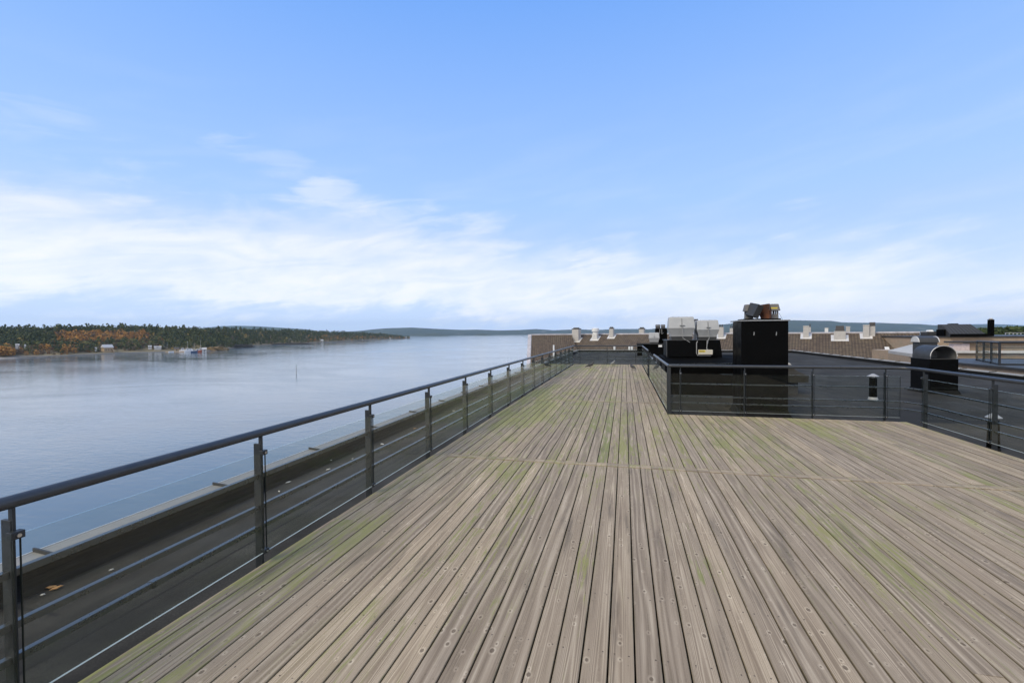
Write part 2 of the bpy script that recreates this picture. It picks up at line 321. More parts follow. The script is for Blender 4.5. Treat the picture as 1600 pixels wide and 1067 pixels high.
# ------------------------------------------------------------------ mesh helpers
class MB:
    def __init__(s): s.v = []; s.f = []; s.mi = []
    def add(s, vs, fs, mi=0):
        o = len(s.v); s.v += [tuple(q) for q in vs]; s.f += [tuple(i+o for i in f) for f in fs]; s.mi += [mi]*len(fs); return s
    def box(s, x0, x1, y0, y1, z0, z1, mi=0):
        return s.add([(x0, y0, z0), (x1, y0, z0), (x1, y1, z0), (x0, y1, z0), (x0, y0, z1), (x1, y0, z1), (x1, y1, z1), (x0, y1, z1)],
                     [(3, 2, 1, 0), (4, 5, 6, 7), (0, 1, 5, 4), (1, 2, 6, 5), (2, 3, 7, 6), (3, 0, 4, 7)], mi)
    def prism(s, a, b, mi=0):                        # two equal rings of points joined
        n = len(a); fs = [tuple(range(n-1, -1, -1)), tuple(range(n, 2*n))] + [(i, (i+1) % n, n+(i+1) % n, n+i) for i in range(n)]
        return s.add(list(a)+list(b), fs, mi)
    def loft(s, rings, mi=0, cap=True):
        n = len(rings[0]); vs = [p for r in rings for p in r]; fs = []
        for k in range(len(rings)-1):
            for i in range(n): fs.append((k*n+i, k*n+(i+1) % n, (k+1)*n+(i+1) % n, (k+1)*n+i))
        if cap: fs += [tuple(range(n-1, -1, -1)), tuple(range((len(rings)-1)*n, len(rings)*n))]
        return s.add(vs, fs, mi)
    def rects(s, cx, cy, lv, mi=0):                  # lofted rectangles (z, half x, half y)
        return s.loft([[(cx-a, cy-b, z), (cx+a, cy-b, z), (cx+a, cy+b, z), (cx-a, cy+b, z)] for z, a, b in lv], mi)
    def lathe(s, cx, cy, prof, n=16, mi=0):
        return s.loft([[(cx+r*math.cos(6.28318*i/n), cy+r*math.sin(6.28318*i/n), z) for i in range(n)] for r, z in prof], mi)
    def tube(s, path, r, n=12, mi=0, cap=True):
        path = [Vector(p) for p in path]; rings = []; up = None
        for i, p in enumerate(path):
            d = (path[min(i+1, len(path)-1)] - path[max(i-1, 0)]).normalized()
            if up is None: up = Vector((0, 0, 1)) if abs(d.z) < .9 else Vector((1, 0, 0))
            sd_ = d.cross(up).normalized(); up = sd_.cross(d).normalized()
            rr = r[i] if isinstance(r, (list, tuple)) else r
            rings.append([p + (sd_*math.cos(6.28318*k/n) + up*math.sin(6.28318*k/n))*rr for k in range(n)])
        return s.loft(rings, mi, cap)
    def mesh(s, name, mats, smooth=False, off=(0, 0, 0)):
        me = bpy.data.meshes.new(name); o = Vector(off)
        me.from_pydata([tuple(Vector(v)-o) for v in s.v], [], s.f)
        for m_ in (mats if isinstance(mats, (list, tuple)) else [mats]): me.materials.append(m_)
        me.polygons.foreach_set('material_index', s.mi)
        if smooth:
            me.polygons.foreach_set('use_smooth', [True]*len(me.polygons))
            try: me.set_sharp_from_angle(angle=R(38))
            except Exception: pass
        me.update(); return me

def new(name, data=None, loc=(0, 0, 0), rz=0, parent=None):
    o = bpy.data.objects.new(name, data); COL.objects.link(o); o.location = loc; o.rotation_euler = (0, 0, rz)
    if parent is not None: o.parent = parent
    return o
def tag(o, label, cat, group=None, kind=None):
    o['label'] = label; o['category'] = cat
    if group: o['group'] = group
    if kind: o['kind'] = kind
    return o
def thing(name, label, cat, loc=(0, 0, 0), rz=0, group=None): return tag(new(name, None, loc, rz), label, cat, group)
def part(name, mb, mats, root, bevel=0, smooth=False, label=None, local=False):
    """mesh given in world axes; stored relative to its (unrotated) thing"""
    off = (0, 0, 0)
    if not local:
        off = Vector(root.location); q = root.parent
        while q is not None: off = off + q.location; q = q.parent
    o = new(name, mb.mesh(name, mats, smooth, off), parent=root)
    if bevel:
        bv = o.modifiers.new('bevel', 'BEVEL'); bv.width = bevel; bv.segments = 2; bv.limit_method = 'ANGLE'
    if label: o['label'] = label
    return o
def single(name, mb, mats, label, cat, loc=(0, 0, 0), group=None, smooth=False, bevel=0):
    o = new(name, mb.mesh(name, mats, smooth, loc), loc); tag(o, label, cat, group)
    if bevel:
        bv = o.modifiers.new('bevel', 'BEVEL'); bv.width = bevel; bv.segments = 2; bv.limit_method = 'ANGLE'
    return o
def struct(name, mb, mats, smooth=False):
    o = new(name, mb.mesh(name, mats, smooth)); o['kind'] = 'structure'; return o
def copy_tree(o, parent=None):
    c = o.copy(); COL.objects.link(c); c.parent = parent
    for ch in list(o.children): copy_tree(ch, c)
    return c

# ------------------------------------------------------------------ deck boards
XL, XN, XR, YF, YE, YS = -2.775, .905, 5.36, 10.47, 26.0, -7.0
def deck():
    v = []; f = []; sdl = []; acl = []; all_ = []
    rnd = random.Random(3)
    def board(x0, x1, y0, y1, z, cross=False):
        c = .003; t = .028; s = rnd.random(); tilt = rnd.uniform(-.0012, .0012)
        if cross: prof = [(y0, z-t), (y1, z-t), (y1, z-c), (y1-c, z), (y0+c, z), (y0, z-c)]; rings = [[(xx, a, b) for a, b in prof] for xx in (x1, x0)]
        else: prof = [(x0, z-t), (x1, z-t), (x1, z-c+tilt), (x1-c, z+tilt), (x0+c, z-tilt), (x0, z-c-tilt)]; rings = [[(a, yy, b) for a, b in prof] for yy in (y0, y1)]
        o = len(v); n = 6; off = rnd.uniform(0, 50)
        for r_ in rings:
            for p in r_:
                v.append(p); sdl.append(s)
                acl.append((p[1]-y0) if cross else (p[0]-x0)); all_.append((p[0] if cross else p[1])+off)
        f.extend([tuple(o+i for i in range(n-1, -1, -1)), tuple(o+n+i for i in range(n))] + [(o+i, o+(i+1) % n, o+n+(i+1) % n, o+n+i) for i in range(n)])
    g = .0046
    joints = [J0 + JS*k for k in range(-2, 5)]
    first = math.floor((XL-A0)/PITCHB)
    for i in range(first, int((XR-A0)/PITCHB)+1):
        x0 = max(A0+PITCHB*i, XL); x1 = min(A0+PITCHB*(i+1), XR)
        if x1-x0 < .03: continue
        ymax = YE if x1 < XN+.06 else YF
        x0 += g; x1 -= g
        segs = []
        if i <= first+1: segs = [(YS, -1.0), (-1.0, 3.9), (3.9, 9.4), (9.4, 14.8), (14.8, 20.2), (20.2, YE)]  # border boards run past the joints
        else:
            ys = [YS] + [j for j in joints if YS < j < ymax-.3] + [ymax]
            for k in range(len(ys)-1):
                a = ys[k] + (.086 if k else 0); b_ = ys[k+1] - (.084 if k < len(ys)-2 else 0)
                if rnd.random() < .13 and b_-a > 3:
                    c = a + (b_-a)*rnd.choice([.3, .4, .5, .6, .7]); segs += [(a, c-.001), (c+.001, b_)]
                else: segs.append((a, b_))
        for a, b_ in segs: board(x0, x1, a+.001, b_-.001, rnd.uniform(-.0016, .0016))
    for j in joints:
        if j < YS or j > YE: continue
        xe = XR if j < YF else XN
        xs = A0+PITCHB*(first+2)+g; cuts = [xs]
        while cuts[-1]+4.2 < xe-.5: cuts.append(cuts[-1]+4.2)
        cuts.append(xe-.004)
        for a, b_ in zip(cuts[:-1], cuts[1:]): board(a, b_-.003, j-.068, j+.068, .004, True)
    me = bpy.data.meshes.new('deck_boards'); me.from_pydata(v, [], f)
    for nm, arr in (('seed', sdl), ('across', acl), ('along', all_)):
        a = me.attributes.new(nm, 'FLOAT', 'POINT'); a.data.foreach_set('value', arr)
    me.materials.append(M_wood); me.update()
    root = new('deck'); root['kind'] = 'structure'
    new('deck_boards', me, parent=root)
    mb = MB()
    for k in range(int((YE-YS)/.577)+1):
        y = .577*k + .2885 + round(YS/.577)*.577
        xe = XR-.03 if y < YF else XN-.03
        if y < YE-.03: mb.box(XL+.05, xe, y-.024, y+.024, -.18, -.0285)
    part('joists', mb, M_joist, root)
    mb = MB(); 
    mb.box(XL+.012, XL+.04, YS, YE, -.21, -.031); mb.box(XN, XR-.012, YF-.04, YF-.012, -.21, -.031)
    mb.box(XR-.04, XR-.012, YS, YF-.045, -.21, -.031); mb.box(XN-.03, XN-.002, YF-.01, YE, -.21, -.031); mb.box(XL+.042, XN-.032, YE-.03, YE-.002, -.21, -.031)
    part('fascia', mb, M_joist, root)
deck()

# ------------------------------------------------------------------ our building: flat felt roof, upstand, coping, walls
ZF = -.35; BX0, BX1, BY0, BY1 = -5.08, 16.0, -14.0, 50.0; ZW = -24.0
bl = thing('apartment_building', 'flat roofed building in dark felt under the wooden deck', 'building')
part('flat_roof', MB().box(BX0+.05, BX1-.05, BY0+.05, BY1-.05, ZF-.3, ZF), M_felt, bl)
mb = MB(); prof = [(0, ZF-.4), (0, -.15), (.34, -.15), (.36, ZF+.03), (.46, ZF+.004), (.46, ZF-.4)]
def ringbox(prof, mi=0):
    return [[(BX0+a, BY0+a, z) for a, z in prof], [(BX1-a, BY0+a, z) for a, z in prof], [(BX1-a, BY1-a, z) for a, z in prof], [(BX0+a, BY1-a, z) for a, z in prof]]
rg = ringbox([(.0, ZF-.4), (.0, -.155), (.20, -.155), (.22, ZF+.03), (.29, ZF+.004), (.29, ZF-.3)])
for k in range(4): mb.prism(rg[k], rg[(k+1) % 4])
part('roof_upstand', mb, M_upst, bl)
mb = MB(); rg = ringbox([(-.035, -.24), (-.035, -.112), (.235, -.130), (.235, -.158), (.225, -.158), (.225, -.150), (-.02, -.150), (-.02, -.24)])
for k in range(4): mb.prism(rg[k], rg[(k+1) % 4])
mb0 = mb; RIBS = []
SEAMS = [2.9 + 1.83*k for k in range(-2, 26)]
for y in SEAMS:
    zs = [(-.04, -.110), (.39, -.134)]
    for sx_, bx in ((1, BX0), (-1, BX1)):
        a = [(bx+sx_*-.042, y-.006, -.24), (bx+sx_*-.042, y-.006, -.078), (bx+sx_*.240, y-.006, -.100), (bx+sx_*.240, y-.006, -.15)]
        b_ = [(p[0], y+.010, p[2]) for p in a]; RIBS.append((a, b_))
x = BX0+1.4
while x < BX1:
    a = [(x-.006, BY1+.042, -.24), (x-.006, BY1+.042, -.085), (x-.006, BY1-.240, -.108), (x-.006, BY1-.240, -.2)]
    RIBS.append((a, [(x+.010, p[1], p[2]) for p in a])); x += 1.83
part('coping', mb0, M_coping, bl); [part('coping_seam', MB().prism(a, b_), M_zinc, bl) for a, b_ in RIBS]
mb = MB(); mb.box(BX0-.042, BX0-.036, BY0, BY1, -.2, -.106); mb.box(BX1+.036, BX1+.042, BY0, BY1, -.2, -.106)
part('edge_highlight', mb, M_copedge, bl)  # thin strips carrying the painted highlight line
part('wall', MB().box(BX0+.03, BX1-.03, BY0+.03, BY1-.03, ZW, ZF-.31), M_brick, bl)

# ------------------------------------------------------------------ railings
def glass_panel(root, axis, fixed, a, b, z0, z1):
    t = .005
    e = .0032; mb = MB()
    def bb(a_, b_, c_, d_, m_, g=0): 
        return mb.box(fixed-t-g, fixed+t+g, a_, b_, c_, d_, m_) if axis == 'y' else mb.box(a_, b_, fixed-t-g, fixed+t+g, c_, d_, m_)
    bb(a+e, b-e, z0+e, z1-.002, 0); bb(a, b, z0, z0+e, 1); bb(a+e, b-e, z1-.002, z1, 0); bb(a, a+e, z0+e, z1, 2); bb(b-e, b, z0+e, z1, 2)
    return part('glass_panel', mb, [M_glass, M_gedge, M_gend], root)
def post_proto(H, root):
    """local frame: x = outward from the deck, y = along the rail; origin under the handrail"""
    o = new('post', None, parent=root); 
    mb = MB(); mb.box(-.005, .060, -.009, .009, -.30, H-.088); mb.box(-.016, .016, -.006, .006, H-.16, H-.02)
    me = mb.mesh('post', M_post); 
    bpy.data.objects.remove(o)
    p = new('post', me, parent=root); bv = p.modifiers.new('bevel', 'BEVEL'); bv.width = .002; bv.segments = 2
    for z in (H-.155, .085):
        mb = MB(); mb.box(-.042, -.004, -.026, .026, z-.018, z+.018)
        c = new('glass_clamp', mb.mesh('glass_clamp', M_post, off=(0, 0, 0)), parent=p); bv = c.modifiers.new('bevel', 'BEVEL'); bv.width = .003; bv.segments = 2
        mb = MB(); n = 10; rr = .009
        mb.loft([[(-.043-k*.006, rr*math.cos(6.283*i/n), z+.0+rr*math.sin(6.283*i/n)) for i in range(n)] for k in (0, 1)])
        mb2 = MB(); 
        c2 = new('clamp_bolt', mb.mesh('clamp_bolt', M_steel, True), parent=p)
    return p
def put_post(proto, root, x, y, rz, first):
    p = proto if first else copy_tree(proto, root)
    p.parent = root; p.location = (x-root.location.x, y-root.location.y, 0); p.rotation_euler = (0, 0, rz); return p
def arc(c, r, a0, a1, z, n=6): return [(c[0]+r*math.cos(a0+(a1-a0)*i/n), c[1]+r*math.sin(a0+(a1-a0)*i/n), z) for i in range(n+1)]

# waterside railing: long left run, far run, right return
HL = 1.024; XP = -2.81; YFAR = 26.03; XRN = .935
rl = thing('railing', 'long anthracite railing with glass panels along the water side of deck', 'railing', (XP, 3.03, 0))
Lys = [-4.9, -3.3, -1.7, -.1, 1.515] + [3.034+1.607*k for k in range(14)] + [25.5]
path = [(XP, -6, HL), (XP, 10, HL), (XP, YFAR-.1, HL)] + arc((XP+.1, YFAR-.1), .1, math.pi, math.pi/2, HL)[1:] + [(XRN-.1, YFAR, HL)] + arc((XRN-.1, YFAR-.1), .1, math.pi/2, 0, HL)[1:] + [(XRN, 19.5, HL)]
part('handrail', MB().tube(path, .031, 20), M_rail, rl, smooth=True)
for z in (.695, .445, .285):
    mb = MB(); w2 = .018
    mb.box(XP-.045, XP-.010, -6, YFAR+.045, z-.036, z); mb.box(XP-.0095, XRN+.045, YFAR+.010, YFAR+.045, z-.036, z); mb.box(XRN+.010, XRN+.045, 19.5, YFAR+.0095, z-.036, z)
    part('rail_bar', mb, M_bar, rl, bevel=.002)
for y in (5.9, 12.3, 18.7): part('coupling', MB().tube([(XP, y-.006, HL), (XP, y+.006, HL)], .0325, 20), M_post, rl, smooth=True)
for y in (2.2, 5.5): part('bar_joint', MB().box(XP-.048, XP-.007, y-.03, y+.03, .246, .288), M_bar, rl)
pr = post_proto(HL, rl); first = True
for y in Lys: put_post(pr, rl, XP, y, math.pi, first); first = False
for x in (-2.46, -.95, .58): put_post(pr, rl, x, YFAR, math.pi/2, False)
for y in (25.5, 24.0, 22.5, 21.0, 19.55): put_post(pr, rl, XRN, y, 0, False)
for a, b_ in zip(Lys[:-1], Lys[1:]):
    glass_panel(rl, 'y', XP+.026, a+.012, b_-.012, .075, .872)
for a, b_ in ((-2.76, -2.47), (-2.45, -.96), (-.94, .57), (.59, .88)): glass_panel(rl, 'x', YFAR-.026, a, b_, .075, .872)
for a, b_ in ((19.57, 20.98), (21.02, 22.48), (22.52, 23.98), (24.02, 25.48)): glass_panel(rl, 'y', XRN-.026, a, b_, .075, .872)

# inner railing: from the opening to the near corner, along the front, then back along the right side
HR = 1.05; XC = .93; YR = 10.50; XQ = 5.39
rr = thing('railing', 'anthracite railing with glass between the deck and the black roof units', 'railing', (XC, YR, 0))
path = [(XC, 15.7, HR-.015), (XC, 12, HR-.005), (XC, YR+.05, HR)] + arc((XC+.05, YR+.05), .05, math.pi, 1.5*math.pi, HR)[1:] + [(3, YR, HR), (XQ-.30, YR, HR)] + \
       [(XQ-.14, YR-.03, HR), (XQ-.04, YR-.12, HR), (XQ, YR-.28, HR)] + [(XQ, 8, HR), (XQ, 3, HR), (XQ, -6, HR)]
part('handrail', MB().tube(path, .031, 20), M_rail, rr, smooth=True)
part('lower_rail', MB().tube([(XC, 17.9, .88), (XC, 15.75, .88)], .014, 8), M_rail, rr, smooth=True)
for z in (.675, .40, .262):
    mb = MB(); c = .012
    pth = [(XC-.0, 17.9), (XC, YR+.09), (XC+.09, YR), (XQ-.32, YR), (XQ-.13, YR-.06), (XQ, YR-.32), (XQ, -6)]
    ra = []
    for i, p in enumerate(pth):                                   # flat bar swept along the bends, set just outside the posts' inner edge
        a = Vector(pth[max(i-1, 0)]); b_ = Vector(pth[min(i+1, len(pth)-1)]); d = (b_-a).normalized(); nrm = Vector((-d.y, d.x))
        q = Vector(p) + nrm*.028
        ra.append([(q.x-nrm.x*.013, q.y-nrm.y*.013, z-.024), (q.x+nrm.x*.013, q.y+nrm.y*.013, z-.024), (q.x+nrm.x*.013, q.y+nrm.y*.013, z), (q.x-nrm.x*.013, q.y-nrm.y*.013, z)])
    mb.loft(ra); part('rail_bar', mb, M_bar, rr, bevel=.002)
for x in (2.0, 4.2): part('coupling', MB().tube([(x-.006, YR, HR), (x+.006, YR, HR)], .0325, 20), M_post, rr, smooth=True)
part('coupling', MB().tube([(XQ, 8.85, HR), (XQ, 8.862, HR)], .0325, 20), M_post, rr, smooth=True)
pr2 = post_proto(HR, rr); first = True
for x in (1.17, 2.45, 3.72, 4.99): put_post(pr2, rr, x, YR, math.pi/2, first); first = False
for y in (12.2, 13.8, 15.7, 17.9): put_post(pr2, rr, XC, y, 0, False)
for y in (10.06, 8.42, 6.8, 5.2, 3.6, 2.0, .4, -1.2, -2.8, -4.4): put_post(pr2, rr, XQ, y, 0, False)
cp = MB().box(XC-.028, XC+.040, YR-.028, YR+.040, -.30, HR-.03); part('corner_post', cp, M_post, rr, bevel=.003)
for a, b_ in ((.98, 1.155), (1.185, 2.435), (2.465, 3.705), (3.735, 4.975), (5.005, 5.22)): glass_panel(rr, 'x', YR-.032, a, b_, .08, .885)
for a, b_ in ((10.56, 12.185), (12.215, 13.785), (13.815, 15.685), (15.715, 17.885)): glass_panel(rr, 'y', XC-.032, a, b_, .08, .885)
for a, b_ in zip((10.05, 8.41, 6.79, 5.19, 3.59, 1.99, .39), (8.44, 6.82, 5.22, 3.62, 2.02, .42, -1.18)): glass_panel(rr, 'y', XQ-.032, b_, a, .08, .885)

# ------------------------------------------------------------------ tall black chimney block with its terminals
X0, X1, Y0, Y1, ZT = 2.86, 3.93, 12.62, 13.55, 2.07
ch = thing('chimney_block', 'tall black sheet metal chimney block behind the front railing', 'chimney', (X0, Y0, ZF))
mb = MB().box(X0, X1, Y0, Y1, ZF, ZT-.03); part('body', mb, M_black, ch, bevel=.006)
part('base_flashing', MB().rects((X0+X1)/2, (Y0+Y1)/2, [(ZF+.002, .535+.09, .465+.09), (ZF+.02, .535+.06, .465+.06), (ZF+.14, .535+.012, .465+.012)]), M_upst, ch)
part('cap_plate', MB().box(X0-.06, X1+.035, Y0-.03, Y1+.03, ZT-.029, ZT), M_galv, ch, bevel=.004)
part('inner_tray', MB().box(X0+.10, X1-.16, Y0+.02, Y1-.1, ZT+.001, ZT+.035), M_blackflat, ch)
for px_ in (1178, 1213):
    q = PY(px_, 521, Y0-.004)
    mb = MB().prism([(q.x-.012, Y0-.006, q.z-.045), (q.x+.008, Y0-.006, q.z-.05), (q.x+.016, Y0-.006, q.z+.02), (q.x, Y0-.006, q.z+.05)], [(q.x-.012, Y0-.002, q.z-.045), (q.x+.008, Y0-.002, q.z-.05), (q.x+.016, Y0-.002, q.z+.02), (q.x, Y0-.002, q.z+.05)])
    part('lifting_slot', mb, M_galv, ch)
def terminal(px0, px1, lab, yel):
    a = PY(px0, 497, Y0+.35); b_ = PY(px1, 497, Y0+.35); cx = (a.x+b_.x)/2; hw = (b_.x-a.x)/2; cy = Y0+.4; z = ZT+.036
    t = thing('roof_terminal', lab, 'flue terminal', (cx, cy, z), 0, 'grey flue terminals on the black chimney block')
    part('collar', MB().rects(cx, cy, [(z, hw*.78, hw*.78), (z+.115, hw*.74, hw*.74)]), M_term, t)
    mb = MB()
    for sx_ in (-1, 1):
        for sy_ in (-1, 1): mb.box(cx+sx_*hw*.62-.014, cx+sx_*hw*.62+.014, cy+sy_*hw*.62-.014, cy+sy_*hw*.62+.014, z+.116, z+.20)
    mb.box(cx-.02, cx+.02, cy-.02, cy+.02, z+.116, z+.2)
    part('support', mb, M_darkcap, t)
    part('hood', MB().rects(cx, cy, [(z+.201, hw*1.04, hw*1.04), (z+.225, hw*1.04, hw*1.04), (z+.235, hw, hw), (z+.36, hw*.80, hw*.80), (z+.375, hw*.74, hw*.74)]), M_term, t, bevel=.004)
    if yel:
        f = hw*.93; part('sticker', MB().box(cx-.10, cx+.06, cy-hw*.975, cy-hw*.96, z+.25, z+.285), M_yellow, t)
terminal(1163, 1178, 'grey hooded flue terminal at the left of the black chimney top', False)
terminal(1201.5, 1217.5, 'grey flue terminal with yellow sticker at right of the chimney top', True)
q = PY(1178, 488, Y0+.12)
mb = MB()
c0 = Vector((q.x+.03, Y0+.22, ZT+.235)); ax = Matrix.Rotation(R(24), 3, 'Y') @ Matrix.Rotation(R(28), 3, 'Z')
cor = [c0 + ax @ Vector((a*.085, b*.15, c*.165)) for a, b, c in ((-1, -1, -1), (1, -1, -1), (1, 1, -1), (-1, 1, -1), (-1, -1, 1), (1, -1, 1), (1, 1, 1), (-1, 1, 1))]
dz_ = ZT+.037 - min(p.z for p in cor); cor = [p+Vector((0, 0, dz_)) for p in cor]
mb.add(cor, [(3, 2, 1, 0), (4, 5, 6, 7), (0, 1, 5, 4), (1, 2, 6, 5), (2, 3, 7, 6), (3, 0, 4, 7)])
single('flue_box', mb, M_zinc, 'dark tilted sheet metal box leaning between the flue terminals', 'metal box', (c0.x, c0.y, ZT+.036))
a = PY(1181, 477.5, Y0+.30); b_ = PY(1201.5, 474.3, Y0+.16); zb = ZT+.036
mb = MB().prism([(a.x, a.y, a.z), (b_.x, b_.y, b_.z), (b_.x+.02, b_.y+.02, zb), (a.x+.12, a.y, zb)], [(a.x, a.y+.012, a.z), (b_.x+.008, b_.y+.012, b_.z), (b_.x+.028, b_.y+.032, zb), (a.x+.12, a.y+.012, zb)])
mb.prism([(b_.x+.009, b_.y+.0, b_.z), (b_.x+.075, b_.y+.10, b_.z-.15), (b_.x+.075, b_.y+.10, zb), (b_.x+.029, b_.y+.02, zb)], [(b_.x+.017, b_.y-.006, b_.z), (b_.x+.083, b_.y+.094, b_.z-.15), (b_.x+.083, b_.y+.094, zb), (b_.x+.037, b_.y+.014, zb)])
single('rusty_sheet', mb, M_rust, 'rust brown bent metal sheet standing on the black chimney', 'metal sheet', (a.x, a.y, zb))
a = PY(1217, 489, Y0+.5); mb = MB().tube([a, (X1+.02, Y0+.5, ZT+.01)], .004, 6)
part('guy_wire', mb, M_cable, ch)

# ------------------------------------------------------------------ ventilation plant behind the railing
YA = 16.0
pl = thing('ventilation_plinth', 'low black plinth under the ventilation unit behind the railing', 'plinth', (1.25, 14.2, ZF))
mb = MB(); mb.prism([(1.24, 14.2, ZF), (1.24, 17.9, ZF), (1.24, 17.9, .93), (1.24, YA, .93), (1.24, 14.2, .84)], [(4.2, 14.2, ZF), (4.2, 17.9, ZF), (4.2, 17.9, .95), (4.2, YA, .95), (4.2, 14.2, .88)])
part('body', mb, M_blackflat, pl, bevel=.01)
part('edge_trim', MB().prism([(1.2, 14.17, .825), (1.2, 14.20, .825), (1.2, 14.20, .85), (1.2, 14.17, .85)], [(4.2, 14.17, .87), (4.2, 14.20, .87), (4.2, 14.20, .893), (4.2, 14.17, .893)]), M_bar, pl)
part('side_skirt', MB().box(1.26, 4.1, 14.10, 14.168, ZF+.002, -.05), M_cowldark, pl)
ah = thing('ventilation_unit', 'black ventilation housing carrying two grey fan hoods', 'ventilation unit', (1.36, YA, .94))
mb = MB(); mb.prism([(1.37, YA, .955), (3.07, YA, .96), (3.01, YA+.05, 1.50), (1.37, YA+.05, 1.50)], [(1.37, YA+1.5, .955), (3.07, YA+1.5, .96), (3.01, YA+1.45, 1.50), (1.37, YA+1.45, 1.50)])
part('body', mb, M_black, ah, bevel=.006)
part('top_flashing', MB().box(1.33, 3.03, YA+.03, YA+1.47, 1.501, 1.516), M_cowldark, ah)
part('corner_trim', MB().box(1.35, 1.369, YA-.01, YA+.06, .955, 1.50), M_cowldark, ah)
def cable(name, root, pts, r=.012, m=M_cable): part(name, MB().tube(pts, r, 8), m, root, smooth=True)
def P16(px, py, d=0): return PY(px, py, YA-.02-d)
cable('conduit', ah, [P16(1090, 533), P16(1088.5, 536), P16(1088.3, 552), P16(1091, 556)], .014)
cable('conduit', ah, [P16(1105, 532), P16(1104.6, 541), P16(1104.2, 545), P16(1107, 547.2)], .013)
a = P16(1090.8, 546.4); b_ = P16(1113.2, 555)
bx = thing('control_box', 'cream control box with faded label on black ventilation housing', 'control box', (a.x, YA-.02, b_.z))
part('cover', MB().box(a.x, b_.x, YA-.09, YA-.002, b_.z+.025, a.z), M_cream, bx, bevel=.012)
part('terminal_strip', MB().box(a.x+.02, b_.x-.03, YA-.082, YA-.01, b_.z-.012, b_.z+.024), M_darkcap, bx)
part('lower_tube', MB().tube([(a.x+.01, YA-.05, b_.z+.02), (a.x+.04, YA-.05, b_.z-.024), (b_.x-.06, YA-.05, b_.z-.024), (b_.x-.02, YA-.05, b_.z+.02)], .012, 8), M_cable, bx, smooth=True)
part('label_plate', MB().box(a.x+.012, a.x+.21, YA-.0935, YA-.0905, a.z-.075, a.z-.012), M_yellow, bx)
mb = MB(); x_ = a.x+.03; zc = a.z-.062                         # faded letters, strokes only
def stroke(x0, z0, x1, z1, t=.006):
    d = Vector((x1-x0, 0, z1-z0)).normalized(); n_ = Vector((-d.z, 0, d.x))*t/2; y_ = YA-.0965
    A, B = Vector((x_+x0, y_, zc+z0)), Vector((x_+x1, y_, zc+z1))
    mb.prism([A-n_, B-n_, B+n_, A+n_], [p+Vector((0, .0025, 0)) for p in (A-n_, B-n_, B+n_, A+n_)])
for L in [((0, 0, 0, .03), (0, .03, .022, .03), (.022, .03, .022, 0), (.022, .03, .044, .03), (.044, .03, .044, 0)), ((.062, 0, .062, .026), (.062, .036, .062, .042)), ((.080, 0, .080, .03), (.080, .03, .102, .03), (.102, .03, .102, 0)), ((.118, 0, .14, 0), (.14, 0, .14, .03), (.14, .03, .118, .03), (.118, .03, .118, 0))]:
    for s_ in L: stroke(*s_)
part('label_print', mb, M_brownink, bx)
def fan_hood(name, lab, cx, cy, hw, z0, z1, group, cab=True, foot=None):
    t = thing(name, lab, 'fan hood', (cx, cy, z0), 0, group); H = z1-z0; hd = hw*.95
    part('base', MB().rects(cx, cy, [(z0, hw*.78, hd*.78), (z0+H*.15, hw*.80, hd*.80)]), M_cowldark, t)
    part('base_rim', MB().rects(cx, cy, [(z0+H*.151, hw*.84, hd*.84), (z0+H*.18, hw*.84, hd*.84)]), M_cowl, t)
    part('lower_cowl', MB().rects(cx, cy, [(z0+H*.19, hw*.80, hd*.80), (z0+H*.23, hw*.82, hd*.82), (z0+H*.49, hw*.985, hd*.985)]), M_cowl, t)
    part('upper_cowl', MB().rects(cx, cy, [(z0+H*.495, hw, hd), (z0+H*.51, hw, hd), (z0+H*.93, hw*.93, hd*.80), (z0+H*.98, hw*.90, hd*.76), (z0+H, hw*.84, hd*.70)]), M_cowl, t, bevel=hw*.02)
    # clasp and middle joint on the front slope
    y0, y1 = cy-hd-.004, cy-hd*.80-.004
    zz0, zz1 = z0+H*.52, z0+H*.92
    part('clasp', MB().prism([(cx-.006, y0-.006, zz0), (cx+.012, y0-.006, zz0), (cx+.009, y1-.006, zz1), (cx-.003, y1-.006, zz1)], [(cx-.006, y0+.01, zz0), (cx+.012, y0+.01, zz0), (cx+.009, y1+.01, zz1), (cx-.003, y1+.01, zz1)]), M_darkcap, t)
    zc_ = z0+H*.62; part('handle', MB().box(cx-hw*.16, cx+hw*.22, cy-hd-.02, cy-hd-.002+.03, zc_, zc_+.014), M_galv, t)
    if cab:
        f = foot or (cx+.12, YA-.0, 1.5)
        part('power_cable', MB().tube([(cx+.01, cy-hd-.02, z0+H*.6), (cx+.012, cy-hd-.035, z0+H*.3), (cx+.03, cy-hd-.02, z0+H*.08), ((cx+f[0])/2, (cy-hd+f[1])/2-.02, z0+.0), f], .009, 8), M_cable, t, smooth=True)
fan_hood('fan_hood', 'larger pale grey fan hood on the black ventilation housing', 1.845, YA+.5, .415, 1.516, 2.29, 'fan hoods on the black ventilation housing', foot=(2.08, YA+.02, 1.44))
fan_hood('fan_hood', 'smaller pale grey fan hood beside the taller hood on the housing', 2.66, YA+.46, .345, 1.516, 2.17, 'fan hoods on the black ventilation housing', foot=(2.62, YA-.02, 1.40))
a = PY(1086, 500, YA+1.2)
st = thing('flue_pipe', 'dark capped flue pipe between the two grey fan hoods', 'flue pipe', (a.x, YA+1.2, 1.516))
part('pipe', MB().lathe(a.x, YA+1.2, [(.05, 1.517), (.05, a.z-.02)], 12), M_galv, st, smooth=True)
part('cap', MB().box(a.x-.09, a.x+.09, YA+1.12, YA+1.28, a.z-.018, a.z+.03), M_darkcap, st)

